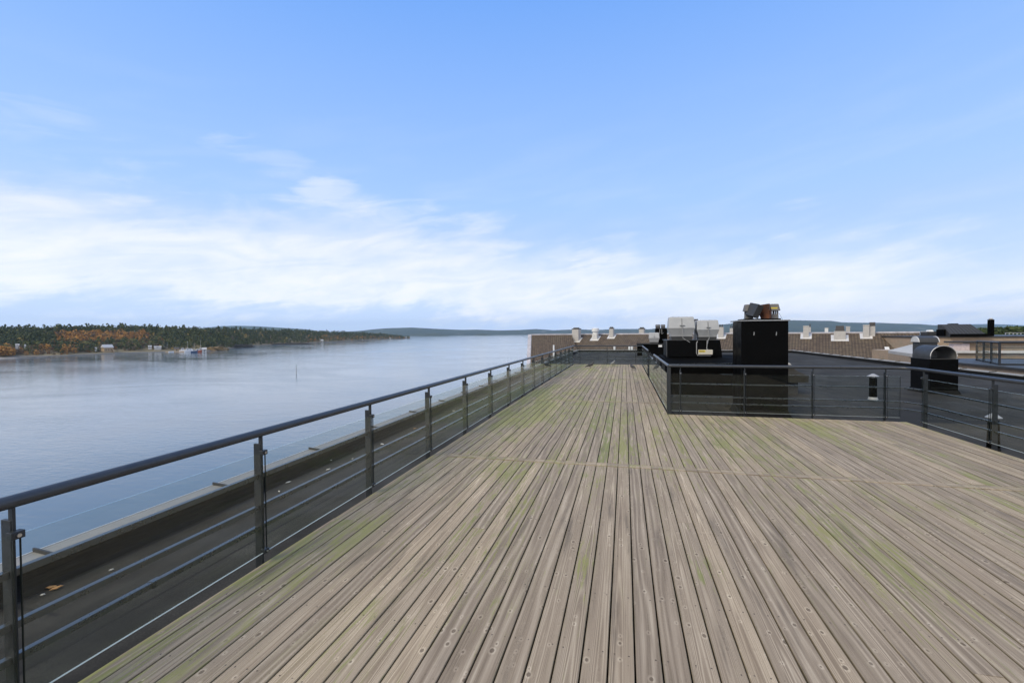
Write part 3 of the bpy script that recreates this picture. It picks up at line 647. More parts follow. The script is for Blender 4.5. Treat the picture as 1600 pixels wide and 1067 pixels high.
# farther black housing with small hood and twin tower
D2 = 41.0
def P2(px, py): return at(px, py, D2)
f0 = P2(996, 558.5); f1 = P2(1043, 558.5); cy = f0.y
zt2 = P2(1020, 537).z
vh = thing('ventilation_unit', 'distant black roof housing beyond the far railing with small hood', 'ventilation unit', (f0.x, f0.y, ZF))
part('body', MB().box(f0.x+.55, f0.x+5.2, f0.y, f0.y+2.6, ZF, zt2-.05), M_black, vh)
part('overhang', MB().box(f0.x, f0.x+5.25, f0.y-.05, f0.y+2.7, zt2-.25, zt2), M_blackflat, vh)
part('top_edge', MB().box(f0.x-.02, f0.x+5.27, f0.y-.08, f0.y-.051, zt2-.03, zt2+.02), M_cowldark, vh)
part('leg', MB().box(f0.x, f0.x+.42, f0.y+.1, f0.y+1.2, ZF, zt2-.251), M_blackflat, vh)
a = P2(1031, 541.5); cable('cable', vh, [P2(1024, 531)+Vector((0, -.12, 0)), P2(1028.5, 540)+Vector((0, -.12, 0))], .03)
part('junction_box', MB().box(a.x-.16, a.x+.14, f0.y-.16, f0.y-.0, a.z-.02, a.z+.16), M_white, vh)
b0, b1 = P2(1014, 531), P2(1030, 520)
fan_hood('fan_hood', 'small distant white fan hood on the far black housing', (b0.x+b1.x)/2, f0.y+.6, (b1.x-b0.x)/2, zt2+.01, b1.z+.02, None, cab=False)
t0, t1 = P2(1025.5, 531), P2(1042.5, 513)
tw = thing('duct_tower', 'dark twin capped duct tower behind the small white hood', 'duct tower', (t0.x, f0.y+1.4, zt2+.003))
ty = f0.y+1.4; sc = (ty)/(f0.y)
part('body', MB().box(t0.x*1.0, t1.x+.06, ty, ty+1.0, zt2+.003, t1.z), M_blackflat, tw)
for a, b_ in ((1026, 1032.8), (1034.8, 1040.5)):
    p0, p1 = P2(a, 512.9), P2(b_, 506.8); part('cap', MB().box(p0.x, p1.x, ty+.05, ty+.7, t1.z+.003, p1.z), M_darkcap, tw)
    part('cap_band', MB().box(p0.x-.02, p1.x+.02, ty+.03, ty+.72, p1.z-.13, p1.z-.06), M_galv, tw)
cable('cable', tw, [Vector((P2(1032, 514).x, ty-.03, P2(1032, 514).z)), Vector((P2(1031.8, 521).x, ty-.04, P2(1031.8, 521).z)), Vector((P2(1029.5, 522).x, ty-.04, P2(1030, 522).z))], .02)
cable('cable', tw, [Vector((P2(1035, 514).x, ty-.03, P2(1035, 514).z)), Vector((P2(1035.2, 522).x, ty-.04, P2(1035, 522).z)), Vector((P2(1037.5, 520).x, ty-.04, P2(1037, 520).z))], .02)

# housing with curved skirt, right of the black chimney
dh = thing('duct_housing', 'low grey duct housing with flared skirt right of black chimney', 'duct housing', (4.6, 17.3, ZF))
part('body', MB().box(3.4, 5.70, 17.35, 18.9, ZF, .06), M_cowldark, dh)
part('skirt', MB().loft([[(3.2-a*0, 17.15+b_, z), (5.95-a, 17.15+b_, z), (5.95-a, 19.1-b_, z), (3.2, 19.1-b_, z)] for z, a, b_ in ((.061, 0, 0), (.29, 0, 0), (.32, .07, .06), (.40, .24, .2), (.52, .38, .33), (.62, .42, .38))]), M_felt, dh)
part('top', MB().loft([[(3.2, 17.5+b_, z), (5.55-a, 17.5+b_, z), (5.55-a, 18.75-b_, z), (3.2, 18.75-b_, z)] for z, a, b_ in ((.621, 0, 0), (.68, .05, .02), (.83, .38, .1))]), M_roofpale, dh)

# barrel-hood vent
VX0, VX1, VY0, VY1, VT = 9.88, 10.68, 18.15, 19.20, .80
vb = thing('roof_vent', 'black roof vent box with half barrel metal hood', 'roof vent', (VX0, VY0, ZF))
part('body', MB().box(VX0, VX1, VY0, VY1, ZF, VT), M_black, vb, bevel=.005)
part('base_flashing', MB().rects((VX0+VX1)/2, (VY0+VY1)/2, [(ZF+.002, .46, .58), (ZF+.03, .45, .57), (ZF+.12, .41, .535)]), M_upst, vb)
part('top_plate', MB().box(VX0-.04, VX1+.03, VY0-.03, VY1+.02, VT+.001, VT+.02), M_zinc, vb)
def barrel(root, cx, r, y0, y1, z, th=.012, n=20, mo=M_galv):
    out = [(cx+r*math.cos(math.pi*i/n), z+.08+(r-.02)*math.sin(math.pi*i/n)) for i in range(n+1)]
    out = [(cx+r, z)] + out + [(cx-r, z)]
    inn = [(cx+(p[0]-cx)*(1-th/r*1.5), z+(p[1]-z)*(1-th/r*1.2)) for p in out]
    m_ = len(out)
    mb = MB(); vs = []; fs = []
    for pr_, yy in ((out, y0), (out, y1), (inn, y0), (inn, y1)): vs += [(p[0], yy, p[1]) for p in pr_]
    for i in range(m_-1):
        fs += [(i+1, i, m_+i, m_+i+1)]
    mb.add(vs, fs, 0); fs2 = []
    for i in range(m_-1): fs2 += [(2*m_+i, 2*m_+i+1, 3*m_+i+1, 3*m_+i)]
    fs2 += [(i, i+1, 2*m_+i+1, 2*m_+i) for i in range(m_-1)]
    mb.add(vs, fs2, 1)
    # closed back
    mb.add([(p[0], y1-.004, p[1]) for p in inn], [tuple(range(m_))], 1)
    part('hood', mb, [M_zinc, M_galv], root, smooth=True)
    ri = [(cx+(r-.002)*math.cos(math.pi*i/n), y0-.008, z+.08+(r-.022)*math.sin(math.pi*i/n)) for i in range(n+1)]
    part('hood_rim', MB().tube(ri, .012, 6), M_lead, root, smooth=True)
barrel(vb, (VX0+VX1)/2, .375, VY0+.02, VY1-.05, VT+.021)
a = at(1437, 534, 30); b_ = at(1463, 526, 30)
v2 = thing('roof_vent', 'grey curved roof vent top behind the barrel hood', 'roof vent', (a.x, a.y, a.z-1.0))
mb = MB(); n = 10; yy0, yy1 = a.y, a.y+.9
prof = [(a.y+.45-.45*math.cos(math.pi*i/n), a.z-.05+(b_.z-a.z+.05)*math.sin(math.pi*i/n)) for i in range(n+1)]
mb.prism([(a.x, p[0], p[1]) for p in prof], [(b_.x, p[0], p[1]) for p in prof]); mb.box(a.x+.05, b_.x-.05, a.y+.05, a.y+.85, a.z-2.4, a.z-.051)
part('hood', mb, M_zinc, v2, smooth=True)
for x_ in (a.x-.05, b_.x+.001): part('hood_rim', MB().prism([(x_, p[0], p[1]+.03) for p in prof], [(x_+.049, p[0], p[1]+.03) for p in prof]), M_lead, v2)

def pipe_vent(x, y, h, r, lab, taper=False):
    t = thing('pipe_vent', lab, 'pipe vent', (x, y, ZF), 0, 'small black pipe vents on the felt roof')
    part('base_flashing', MB().lathe(x, y, [(r*1.35, ZF+.002), (r*1.3, ZF+.02), (r*1.08, ZF+.08)], 18), M_cable if not taper else M_upst, t, smooth=True)
    part('pipe', MB().lathe(x, y, [(r*(1.18 if taper else 1), ZF+.05), (r*(1.05 if taper else 1), ZF+h*.6), (r*.98, ZF+h-.13)], 18), M_blackflat, t, smooth=True)
    part('cap', MB().lathe(x, y, [(r*1.5, ZF+h-.085), (r*1.52, ZF+h-.078), (r*.5, ZF+h-.015), (r*.15, ZF+h)], 18), M_cable, t, smooth=True)
    part('cap_stem', MB().lathe(x, y, [(r*.4, ZF+h-.14), (r*.4, ZF+h-.09)], 8), M_steel, t)
q = PZ(1364, 624, ZF); pipe_vent(q.x, q.y, .80, .10, 'slim black pipe vent with conical cap left of barrel vent')
q = PX(1552, 690, 6.35); pipe_vent(q.x, q.y, .66, .075, 'short black pipe vent close behind the right side railing', True)

# ------------------------------------------------------------------ tiled wings beyond the roof
AZ = R(20); nW = Vector((math.sin(AZ), math.cos(AZ), 0)); CR = 66.0; ZR = 1.43; TAN = math.tan(R(30))
def wing(name, lab, az, C, zr, pxa, pxb, lower_a, lower_b, run=10.0, zwall=-25, verge=None):
    """object frame: x along ridge, y up the slope; slope mesh carries the tile pattern in object space"""
    n_ = Vector((math.sin(az), math.cos(az), 0)); al = Vector((math.cos(az), -math.sin(az), 0))
    def rid(px):
        d = ray(px, 523); t = C/(n_.dot(d)); P = EYE+d*t; return Vector((P.x, P.y, zr))
    A, B = rid(pxa), rid(pxb); L = (B-A).length
    t = thing(name, lab, 'building', A)
    th = math.atan(TAN); sl_ = run/math.cos(th)
    ro = new('roof', None, parent=t); bpy.data.objects.remove(ro)
    mb = MB(); y0 = -sl_
    mb.add([(lower_a, y0, 0), (L+lower_b, y0, 0), (L, 0, 0), (0, 0, 0), (lower_a, y0, -.2), (L+lower_b, y0, -.2), (L, 0, -.2), (0, 0, -.2)],
           [(0, 1, 2, 3), (7, 6, 5, 4), (0, 4, 5, 1), (1, 5, 6, 2), (2, 6, 7, 3), (3, 7, 4, 0)])
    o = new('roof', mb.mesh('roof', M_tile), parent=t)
    X = al; Yv = (n_*math.cos(th)+Vector((0, 0, 1))*math.sin(th)); Zv = X.cross(Yv)
    o.matrix_local = Matrix(((X.x, Yv.x, Zv.x, 0), (X.y, Yv.y, Zv.y, 0), (X.z, Yv.z, Zv.z, 0), (0, 0, 0, 1)))
    # back slope
    Yb = (-n_*math.cos(th)+Vector((0, 0, 1))*math.sin(th)); Xb = -al; Zb = Xb.cross(Yb)
    mb = MB(); mb.box(-L, 0, -sl_, -.01, -.2, 0)
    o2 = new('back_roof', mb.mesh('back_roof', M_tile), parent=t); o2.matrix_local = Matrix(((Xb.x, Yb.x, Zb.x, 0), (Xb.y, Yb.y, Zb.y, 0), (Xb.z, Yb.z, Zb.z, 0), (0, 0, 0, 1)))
    # ridge cap and walls
    mb = MB(); mb.tube([A+Vector((0, 0, .02)), B+Vector((0, 0, .02))], .13, 8); part('ridge_cap', mb, M_stone, t)
    g = [A - n_*run*.95, B - n_*run*.95 , B + n_*run*.95, A + n_*run*.95]; zt = zr-run*TAN-.05
    mb = MB(); mb.prism([(p.x, p.y, zwall) for p in g], [(p.x, p.y, zt) for p in g])
    m1 = (A+B)/2
    for P in (A+al*.05, B-al*.05):
        a_ = P-n_*run*.95; b2 = P+n_*run*.95; mb.prism([(a_.x, a_.y, zt), (b2.x, b2.y, zt), (P.x, P.y, zr-.35)], [(a_.x+al.x*.0+al.x*.2, a_.y+al.y*.2, zt), (b2.x+al.x*.2, b2.y+al.y*.2, zt), (P.x+al.x*.2, P.y+al.y*.2, zr-.35)])
    part('wall', mb, M_brick, t)
    return t, A, B, al, n_
wg, WA, WB, WAL, WN = wing('tiled_building', 'long brown tiled roof building with pale chimneys across the view', AZ, CR, ZR, 892, 1437, 0, -1.2)
w2, VA, VB, VAL, VN = wing('tiled_building', 'brown tiled roof end with stone verge next to the fjord', R(-10), 71.4, 1.42, 830.5, 892.5, 0, 1.5, run=9)
mb = MB(); a = VA-VAL*.55; b_ = a-VN*9; dwn = Vector((0, 0, -9*TAN))
mb.prism([a+Vector((0, 0, .12)), a+VAL*.5+Vector((0, 0, .12)), a+VAL*.5-Vector((0, 0, .5)), a-Vector((0, 0, .5))], [b_+dwn+Vector((0, 0, .12)), b_+VAL*.5+dwn+Vector((0, 0, .12)), b_+VAL*.5+dwn-Vector((0, 0, .5)), b_+dwn-Vector((0, 0, .5))])
part('stone_verge', mb, M_stone, w2)
# white verge on the right end of the long roof
mb = MB(); e0 = WB+WN*0; 
def on_roof(px, py, C=CR, zr=ZR, n_=WN):
    d = ray(px, py); t = (zr - C*TAN - EYE.z + 0)/(d.z - n_.dot(d)*TAN); return EYE+d*t
def verge(name, p0, p1, wd, root):
    a, b_ = p0, p1; mb = MB()
    mb.prism([a, a+WAL*wd, a+WAL*wd-Vector((0, 0, .3)), a-Vector((0, 0, .3))], [b_, b_+WAL*wd, b_+WAL*wd-Vector((0, 0, .3)), b_-Vector((0, 0, .3))]); part(name, mb, M_white, root)
verge('verge_board', on_roof(1438, 519.5)+Vector((0, 0, .12)), on_roof(1446, 527.5)+Vector((0, 0, .12)), .45, wg)
verge('verge_board', on_roof(1382, 543.5)+Vector((0, 0, .12)), on_roof(1386, 562)+Vector((0, 0, .12)), .38, wg)

CG = 'pale chimneys on the long brown tiled roof'
def roof_chimney(x0, x1, ytop, yfoot, lab, cap='box', name='chimney', base=None, behind=0, double=False, m=M_conc, flash=True):
    xc = (x0+x1)/2; P = on_roof(xc, yfoot)
    if behind: d = ray(xc, 522); P = EYE + d*((CR+behind)/WN.dot(d)); P.z = ZR-behind*TAN
    D = (P-EYE).dot(Fv); wd = (x1-x0)/FPX*D*.97/math.cos(0); ztop = (EYE + ray(xc, ytop)*D).z
    t = thing(name, lab, 'chimney', (P.x, P.y, P.z), -AZ, CG); h = wd/2; H = ztop-P.z
    P2_ = (0, h, 0)
    part('stack', MB().box(-h, h, 0, 2*h*.85, -.8, H), m, t, local=True, bevel=.02)
    if flash:
        f = .28; mb = MB(); mb.add([(-h-f, -.22, -.22*TAN+.03), (h+f, -.22, -.22*TAN+.03), (h+f, .9, .9*TAN+.06), (-h-f, .9, .9*TAN+.06), (-h-f, -.22, -.4), (h+f, -.22, -.4), (h+f, .9, .1), (-h-f, .9, .1)],
             [(0, 1, 2, 3), (0, 4, 5, 1), (1, 5, 6, 2), (3, 7, 4, 0)]); part('flashing', mb, M_lead, t, local=True)
    if cap == 'box': part('cap', MB().box(-h*.7, h*.7, h*.3, h*1.3, H+.001, H+.22), M_darkcap, t, local=True); part('cap_tray', MB().box(-h*1.06, h*1.06, -.03, 2*h*.85+.03, H-.05, H+.06), M_darkcap, t, local=True)
    if cap == 'pots':
        for k in (-.45, .45): part('chimney_pot', MB().lathe(k*h, h*.8, [(h*.3, H+.001), (h*.26, H+.28), (h*.34, H+.30), (h*.34, H+.34)], 10), M_darkcap, t, local=True)
    if cap == 'tray': part('cap', MB().box(-h*1.05, h*1.05, -.03, 2*h*.85+.03, H+.001, H+.07), M_lead, t, local=True)
    if double:
        part('second_stack', MB().box(h+.03, h*2.9, .25, 2*h, -.6, H-.05), m, t, local=True); part('second_cap', MB().box(h+.02, h*2.92, .2, 2*h+.05, H-.049, H+.35), M_darkcap, t, local=True)
    return t
roof_chimney(893, 904.5, 514, 533.5, 'wide pale chimney with dark cap, leftmost on the long tiled roof')
# metal fan vent
t = roof_chimney(924.5, 933, 521, 531, 'pale metal fan vent with flared foot on the tiled roof', cap=None, name='fan_vent', m=M_lead)
t['category'] = 'vent'
h = .5; part('drum', MB().lathe(0, .4, [(.42, .8), (.42, 1.25), (.55, 1.26), (.55, 1.7), (.4, 1.8)], 16), M_white, t, local=True, smooth=True)
roof_chimney(951.5, 958, 513, 527.8, 'slim pale chimney with dark cowl right of the fan vent')
roof_chimney(998, 1006, 513.5, 522.5, 'pale chimney top behind the ridge left of small white hood', behind=2.5, cap='box', flash=False)
roof_chimney(1122.3, 1130, 511, 527.8, 'slim pale chimney with two pots right of the fan hoods', cap='pots')
roof_chimney(1140.2, 1145, 513, 522, 'small pale chimney beside the tall black block', behind=1.5, cap='pots', flash=False)
roof_chimney(1255.5, 1263.3, 510, 527.8, 'plain uncapped pale chimney right of the tall black block', cap='tray')
roof_chimney(1264.2, 1266.8, 511, 519, 'very thin pale chimney just behind the plain uncapped one', behind=1.5, cap='pots', flash=False)
roof_chimney(1289, 1293.8, 513, 518, 'tiny white vent box on the ridge of the tiled roof', behind=1.0, cap='tray', flash=False, m=M_white)
t = roof_chimney(1304.5, 1320, 517.5, 531.2, 'squat pale vent with big dark cap on tiled roof', cap=None)
P = t.location; D = (Vector(P)-EYE).dot(Fv); hh = 6/FPX*D; H = (EYE+ray(1312, 517.5)*D).z-P.z
part('cap', MB().rects(0, .45, [(H+.001, hh, .4), (H+.62, hh*.82, .35)]), M_darkcap, t, local=True)
roof_chimney(1322.3, 1327.8, 511, 520, 'narrow pale chimney behind the ridge beside the squat vent', behind=2.0, cap='tray', flash=False)
roof_chimney(1349.5, 1357.5, 508.5, 527.5, 'large double pale chimney with dark right hand cap', cap='tray', double=True)
# small white pipes at the eaves and one on the left wing
def white_pipe(px, y0, y1, D, lab, r=.06, g=None):
    a, b_ = at(px, y1, D), at(px, y0, D)
    return single('white_pipe', MB().lathe(a.x, a.y, [(r, a.z-.8), (r, b_.z)], 8), M_white, lab, 'pipe', (a.x, a.y, a.z-.8), g, True)
white_pipe(865.3, 539, 548, 58, 'lone thin white vent pipe at the roof end by the water', .11)
for px_, lb_ in ((960.2, 'single short white pipe at the middle of far roof edge'), (983.5, 'left one of the close pair of short white pipes'), (987.5, 'right one of the close pair of short white pipes')):
    white_pipe(px_, 541.3, 545.5, 54, lb_, .12, 'short white pipes at the far roof edge')

# ------------------------------------------------------------------ brick building and terrace on the right
def bx_(px0, px1, y0, y1, D): a, b_ = at(px0, y1, D), at(px1, y0, D); return a, b_
bb = thing('brick_building', 'buff brick building with terrace right of the felt roof', 'building', (18, 30, -25))
# near parapet wall, terrace slab
zt = PX(1545, 567.5, 19.5).z
part('lower_wall', MB().box(17.4, 60, 18.5, 33.5, -25, zt), M_brick, bb)
part('terrace_roof', MB().box(17.3, 60, 18.4, 33.6, zt+.002, zt+.11), M_zinc, bb)
a = at(1494, 551.5, 38); z_ledge = a.z
part('middle_wall', MB().box(a.x-2.4, 60, a.y, a.y+8, -25, z_ledge), M_brick, bb)
part('ledge', MB().box(a.x-2.6, 60, a.y-.2, a.y+.4, z_ledge+.002, z_ledge+.16), M_lead, bb)
b_ = at(1494, 537, 38.5); c = at(1515.5, 537, 38.5); d_ = at(1560, 537, 38.5)
part('render_panel', MB().box(b_.x, c.x, b_.y+.3, b_.y+.9, z_ledge+.17, b_.z), M_mosaic, bb)
part('recess_wall', MB().box(c.x+.01, d_.x+3, b_.y+.5, b_.y+1.1, z_ledge+.17, b_.z+.05), M_brick, bb)
part('recess_roof', MB().box(b_.x-.2, d_.x+3, b_.y+.1, b_.y+1.2, b_.z+.06, b_.z+.20), M_zinc, bb)
e = at(1466, 527.5, 44); 
part('upper_wall', MB().box(e.x-1.4, 75, e.y, e.y+12, -25, e.z), M_brick, bb)
part('upper_roof', MB().box(e.x-1.5, 75, e.y-.1, e.y+12.1, e.z+.003, e.z+.12), M_zinc, bb)
# pale roof wedge and its verge
a = on_roof(1387, 549)+Vector((0, 0, .8)); 
p = [at(1388, 547.5, 42), at(1431, 553.5, 36), at(1466, 551.5, 36), at(1466, 538, 43), at(1430, 536.5, 46)]
mb = MB(); mb.prism([q-Vector((0, 0, .25)) for q in p], p); 
single('lean_to_roof', mb, M_roofpale, 'pale sheet roof wedge between tiles and brick building', 'roof', tuple(p[0]))
mb = MB(); mb.prism([Vector((q.x, q.y, -24)) for q in (p[0], p[1], p[2], p[3], p[4])], [q-Vector((0, 0, .26)) for q in p]); 
single('low_brick_wall', mb, M_brick, 'low buff brick wall under the pale sheet roof', 'wall', (p[0].x, p[0].y, -24))
# dormer
a, b_ = bx_(1493.5, 1542, 506, 526.5, 43)
dm = thing('roof_dormer', 'dark zinc clad dormer on the brick building', 'dormer', (a.x, a.y, e.z))
mb = MB(); zb, zt_ = e.z+.125, b_.z; x0, x1, y = a.x, b_.x, a.y
mb.prism([(x0, y+2.6, zb), (x0, y+.5, zb), (x0, y+2.0, zt_), (x0, y+2.6, zt_)], [(x1, y+2.6, zb), (x1, y+.5, zb), (x1-.5, y+2.0, zt_), (x1-.5, y+2.6, zt_)])
part('roof', mb, M_zinc, dm)
mb = MB()
for k in range(9):
    xx = x0+.1+(x1-x0-.3)*k/8; mb.prism([(xx, y+.47, zb+.02), (xx+.03, y+.47, zb+.02), (xx+.03-.4*k/8, y+1.97, zt_), (xx-.4*k/8, y+1.97, zt_)], [(xx, y+.52, zb+.02), (xx+.03, y+.52, zb+.02), (xx+.03-.4*k/8, y+2.02, zt_), (xx-.4*k/8, y+2.02, zt_)])
part('roof_seams', mb, M_cowldark, dm)
part('front_sill', MB().box(x0-.1, x1+.2, y+.3, y+.6, zb, zb+.22), M_blackflat, dm)
part('side_window', MB().box(x0-.22, x0-.01, y+1.4, y+2.4, zb, zt_-.5), M_blackflat, dm)
part('top_hatch', MB().box(x0+.7, x0+1.4, y+2.05, y+2.4, zt_+.001, zt_+.08), M_blackflat, dm)
a, b_ = bx_(1554.5, 1559.2, 499, 526, 43)
t = thing('black_chimney', 'slender black chimney standing right of the zinc dormer', 'chimney', (a.x, a.y+.5, e.z+.125))
part('stack', MB().box(a.x, b_.x, a.y+.5, a.y+.95, e.z+.125, b_.z), M_blackflat, t, bevel=.01)
part('cap', MB().lathe((a.x+b_.x)/2, a.y+.72, [(.13, b_.z+.001), (.17, b_.z+.08), (.06, b_.z+.16)], 10), M_lead, t)
a, b_ = bx_(1449, 1465, 518, 527, 48)
t = thing('roof_box', 'low dark roof box with white dome left of dormer', 'roof box', (a.x, a.y, a.z-.6))
part('body', MB().box(a.x, b_.x, a.y, a.y+1.2, a.z-1.5, b_.z), M_zinc, t)
part('dome', MB().rects((a.x+b_.x)/2, a.y+.6, [(b_.z+.001, .22, .3), (b_.z+.18, .15, .2)]), M_white, t)
# fence / pergola on the far roof
a, b_ = bx_(1571, 1597, 519.5, 526, 60)
t = thing('roof_fence', 'grey slatted fence on the far roof at right', 'fence', (a.x, a.y, a.z))
part('top_beam', MB().box(a.x, b_.x, a.y, a.y+.1, b_.z-.06, b_.z), M_cowl, t)
for k in range(6): xx = a.x+(b_.x-a.x)*k/5.2; part('slat_panel', MB().box(xx, xx+.07, a.y+.01, a.y+.09, a.z-.5, b_.z-.061), M_cowl, t)
part('lower_beam', MB().box(a.x-1, b_.x+1, a.y+.12, a.y+.2, a.z+.05, a.z+.12), M_zinc, t)
# terrace railing with glass
c0 = at(1526.5, 532.5, 26); zb = zt+.112; zt2_ = c0.z; c1 = Vector((PX(1562, 560, 19.9).x, 0, 0))
p0 = Vector((c0.x, c0.y, 0)); pc_ = at(1562, 532.5, 22.5); p1 = Vector((pc_.x, pc_.y, 0)); p2 = p1+Vector((9, -1.2, 0))
tr = thing('terrace_railing', 'black terrace railing with greenish glass on the brick building', 'railing', (p0.x, p0.y, zb))
for A_, B_, n_ in ((p0, p1, 3), (p1, p2, 5)):
    part('top_rail', MB().tube([(A_.x, A_.y, zt2_), (B_.x, B_.y, zt2_)], .035, 8), M_post, tr)
    for z in (.28, .5, .75): part('rail_bar', MB().tube([(A_.x, A_.y, zb+(zt2_-zb)*z), (B_.x, B_.y, zb+(zt2_-zb)*z)], .015, 6), M_post, tr)
    part('kick_plate', MB().prism([(A_.x, A_.y-.02, zb), (A_.x, A_.y+.02, zb), (A_.x, A_.y+.02, zb+.08), (A_.x, A_.y-.02, zb+.08)], [(B_.x, B_.y-.02, zb), (B_.x, B_.y+.02, zb), (B_.x, B_.y+.02, zb+.08), (B_.x, B_.y-.02, zb+.08)]), M_post, tr)
    d = (B_-A_).normalized(); nn = Vector((-d.y, d.x, 0))
    for k in range(n_+1):
        if A_ is p1 and k == 0: continue
        q = A_+(B_-A_)*k/n_; part('post', MB().box(q.x-.04, q.x+.04, q.y-.03, q.y+.03, zb, zt2_-.03), M_post, tr)
    for k in range(n_):
        q0, q1 = A_+(B_-A_)*(k+.06)/n_ - nn*.06, A_+(B_-A_)*(k+.94)/n_ - nn*.06
        part('glass_panel', MB().prism([(q0.x, q0.y, zb+.1), (q0.x+nn.x*.01, q0.y+nn.y*.01, zb+.1), (q0.x+nn.x*.01, q0.y+nn.y*.01, zt2_-.15), (q0.x, q0.y, zt2_-.15)], [(q1.x, q1.y, zb+.1), (q1.x+nn.x*.01, q1.y+nn.y*.01, zb+.1), (q1.x+nn.x*.01, q1.y+nn.y*.01, zt2_-.15), (q1.x, q1.y, zt2_-.15)]), M_glass, tr)

# ------------------------------------------------------------------ leaves and birds
M_leaf = mat('dry_leaf', (.48, .24, .08), .7, fn=dirty(30, .7, 1.3)); M_leafw = mat('bleached_leaf', (.62, .58, .50), .7)
def leaf(px, py, L, rz, m, lab, g=None):
    q = PZ(px, py, ZF+.012); mb = MB()
    pts = [(-L, 0, 0), (-L*.5, L*.35, .008), (0, L*.45, .003), (L*.6, L*.25, .01), (L, 0, .004), (L*.5, -L*.3, .012), (0, -L*.42, .002), (-L*.6, -L*.28, .009)]
    ca, sa = math.cos(rz), math.sin(rz)
    P = [(q.x+a*ca-b*sa, q.y+a*sa+b*ca, q.z+c) for a, b, c in pts]; mb.prism(P, [(a, b, c+.0015) for a, b, c in P])
    single('fallen_leaf', mb, m, lab, 'leaf', tuple(q), g)
leaf(80, 917.5, .045, .4, M_leaf, 'larger orange leaf on the dark felt near the first post', None)
leaf(88, 918.8, .045, 1.2, M_leaf, 'thin curled orange leaf touching the larger leaf', None)
leaf(66.5, 929.5, .018, .6, M_leafw, 'tiny pale leaf scrap beside the orange leaves', None)
G = 'scattered small leaves on the felt gutter strip'
for px_, py_, L in ((174, 890.5, .02), (450.5, 753.5, .045), (515.5, 719.5, .04), (513, 733.5, .04), (597, 694, .05), (648, 669.5, .045), (551, 717, .02), (249, 863, .02), (709, 642, .05), (436, 768, .02)):
    leaf(px_, py_, L, random.uniform(0, 3), random.choice([M_leafw, M_leaf]), 'small dry leaf scattered on the dark felt strip behind the railing', G)

M_birdd = mat('dark_plumage', (.045, .042, .042), .7, fn=dirty(20, .6, 1.6)); M_birdg = mat('grey_plumage', (.26, .27, .28), .7, fn=dirty(20, .7, 1.3)); M_beak = mat('beak', (.12, .09, .05), .5)
def bird(px, py, z, face, lab, m, s=1.0):
    q = PZ(px, py, z); ca, sa = math.cos(face), math.sin(face)
    def T(u, v, h): return (q.x+(u*ca-v*sa)*s, q.y+(u*sa+v*ca)*s, z+h*s)
    t = thing('bird', lab, 'bird', tuple(q))
    spine = [(-.19, .055, .006, .012), (-.12, .075, .012, .022), (-.07, .095, .034, .034), (0, .115, .052, .050), (.06, .135, .050, .050), (.10, .165, .034, .034), (.12, .195, .024, .024), (.135, .215, .027, .027), (.155, .218, .022, .022), (.168, .214, .008, .008)]
    rings = [[T(u + (-.5*math.sin(6.283*k/10)*rz_ if u > .05 else 0), math.cos(6.283*k/10)*ry, h+math.sin(6.283*k/10)*rz_) for k in range(10)] for u, h, ry, rz_ in spine]
    part('body', MB().loft(rings), m, t, smooth=True)
    part('beak', MB().loft([[T(u, math.cos(6.283*k/6)*r, .212+math.sin(6.283*k/6)*r) for k in range(6)] for u, r in ((.166, .007), (.195, .001))]), M_beak, t)
    for sd_ in (-1, 1):
        part('leg', MB().tube([T(.005, sd_*.022, .075), T(.0, sd_*.022, .04), T(.012, sd_*.022, .004), T(.04, sd_*.022, .003)], .005*s, 6), M_beak, t)
        part('wing', MB().loft([[T(u+.0*k, sd_*(.050*wd)+sd_*.004*math.cos(6.283*k/8), h+math.sin(6.283*k/8)*rr_) for k in range(8)] for u, h, rr_, wd in ((.06, .13, .01, .95), (.02, .125, .032, 1.04), (-.05, .108, .028, .86), (-.12, .085, .014, .45), (-.17, .066, .004, .2))]), m, t, smooth=True)
bird(922, 575, .002, .35, 'dark bird standing on the far deck at the left', M_birdd, 1.35)
bird(988.5, 578, .002, 2.2, 'dark bird standing on the far deck at the right', M_birdd, 1.35)
bird(957.5, 571.5, .002, -1.0, 'pale grey bird at the foot of the far railing', M_birdg, 1.25)

# ------------------------------------------------------------------ water, ground, headland, hills
ZS = -28.2
def water_fn(n, b):
    p = pos(n); x, y, z = n.xyz(p)
    r1 = n.noise(n.comb(n.m('MULTIPLY', x, .55), n.m('MULTIPLY', y, 1.0), 0.), .55, 5, .62, .4)
    r2 = n.noise(n.comb(n.m('MULTIPLY', x, .35), y, 3.), .16, 4, .55, .3)
    r3 = n.noise(n.comb(n.m('MULTIPLY', x, .6), y, 8.), .012, 5, .6, 1.2)
    r4 = n.noise(n.comb(n.m('MULTIPLY', x, .5), y, 12.), .0032, 4, .55, 1.0)
    calm = n.rng(n.m('ADD', n.m('MULTIPLY', r3, .6), n.m('MULTIPLY', r4, .4)), .38, .62, .35, 1.0)
    h = n.m('MULTIPLY', n.m('ADD', n.m('MULTIPLY', r1, .8), n.m('MULTIPLY', r2, .9)), calm)
    n.link(n.bump(h, .30, .5), b.inputs['Normal'])
    n.link(n.ramp(calm, [(.3, (.088, .128, .170)), (1, (.132, .182, .228))]), b.inputs['Base Color'])
    n.link(n.rng(calm, .35, 1, .05, .10), b.inputs['Roughness'])
M_water = mat('fjord_water', (.03, .05, .07), .12, spec=.5, fn=water_fn); M_water.node_tree.nodes['Principled BSDF'].inputs['IOR'].default_value = 1.33
mb = MB(); S = 22000; g_ = [-S, -4000, -1000, 0, 1000, 4000, S]
for i in range(6):
    for j in range(6): mb.add([(g_[i], g_[j], ZS), (g_[i+1], g_[j], ZS), (g_[i+1], g_[j+1], ZS), (g_[i], g_[j+1], ZS)], [(0, 1, 2, 3)])
struct('water', mb, M_water)
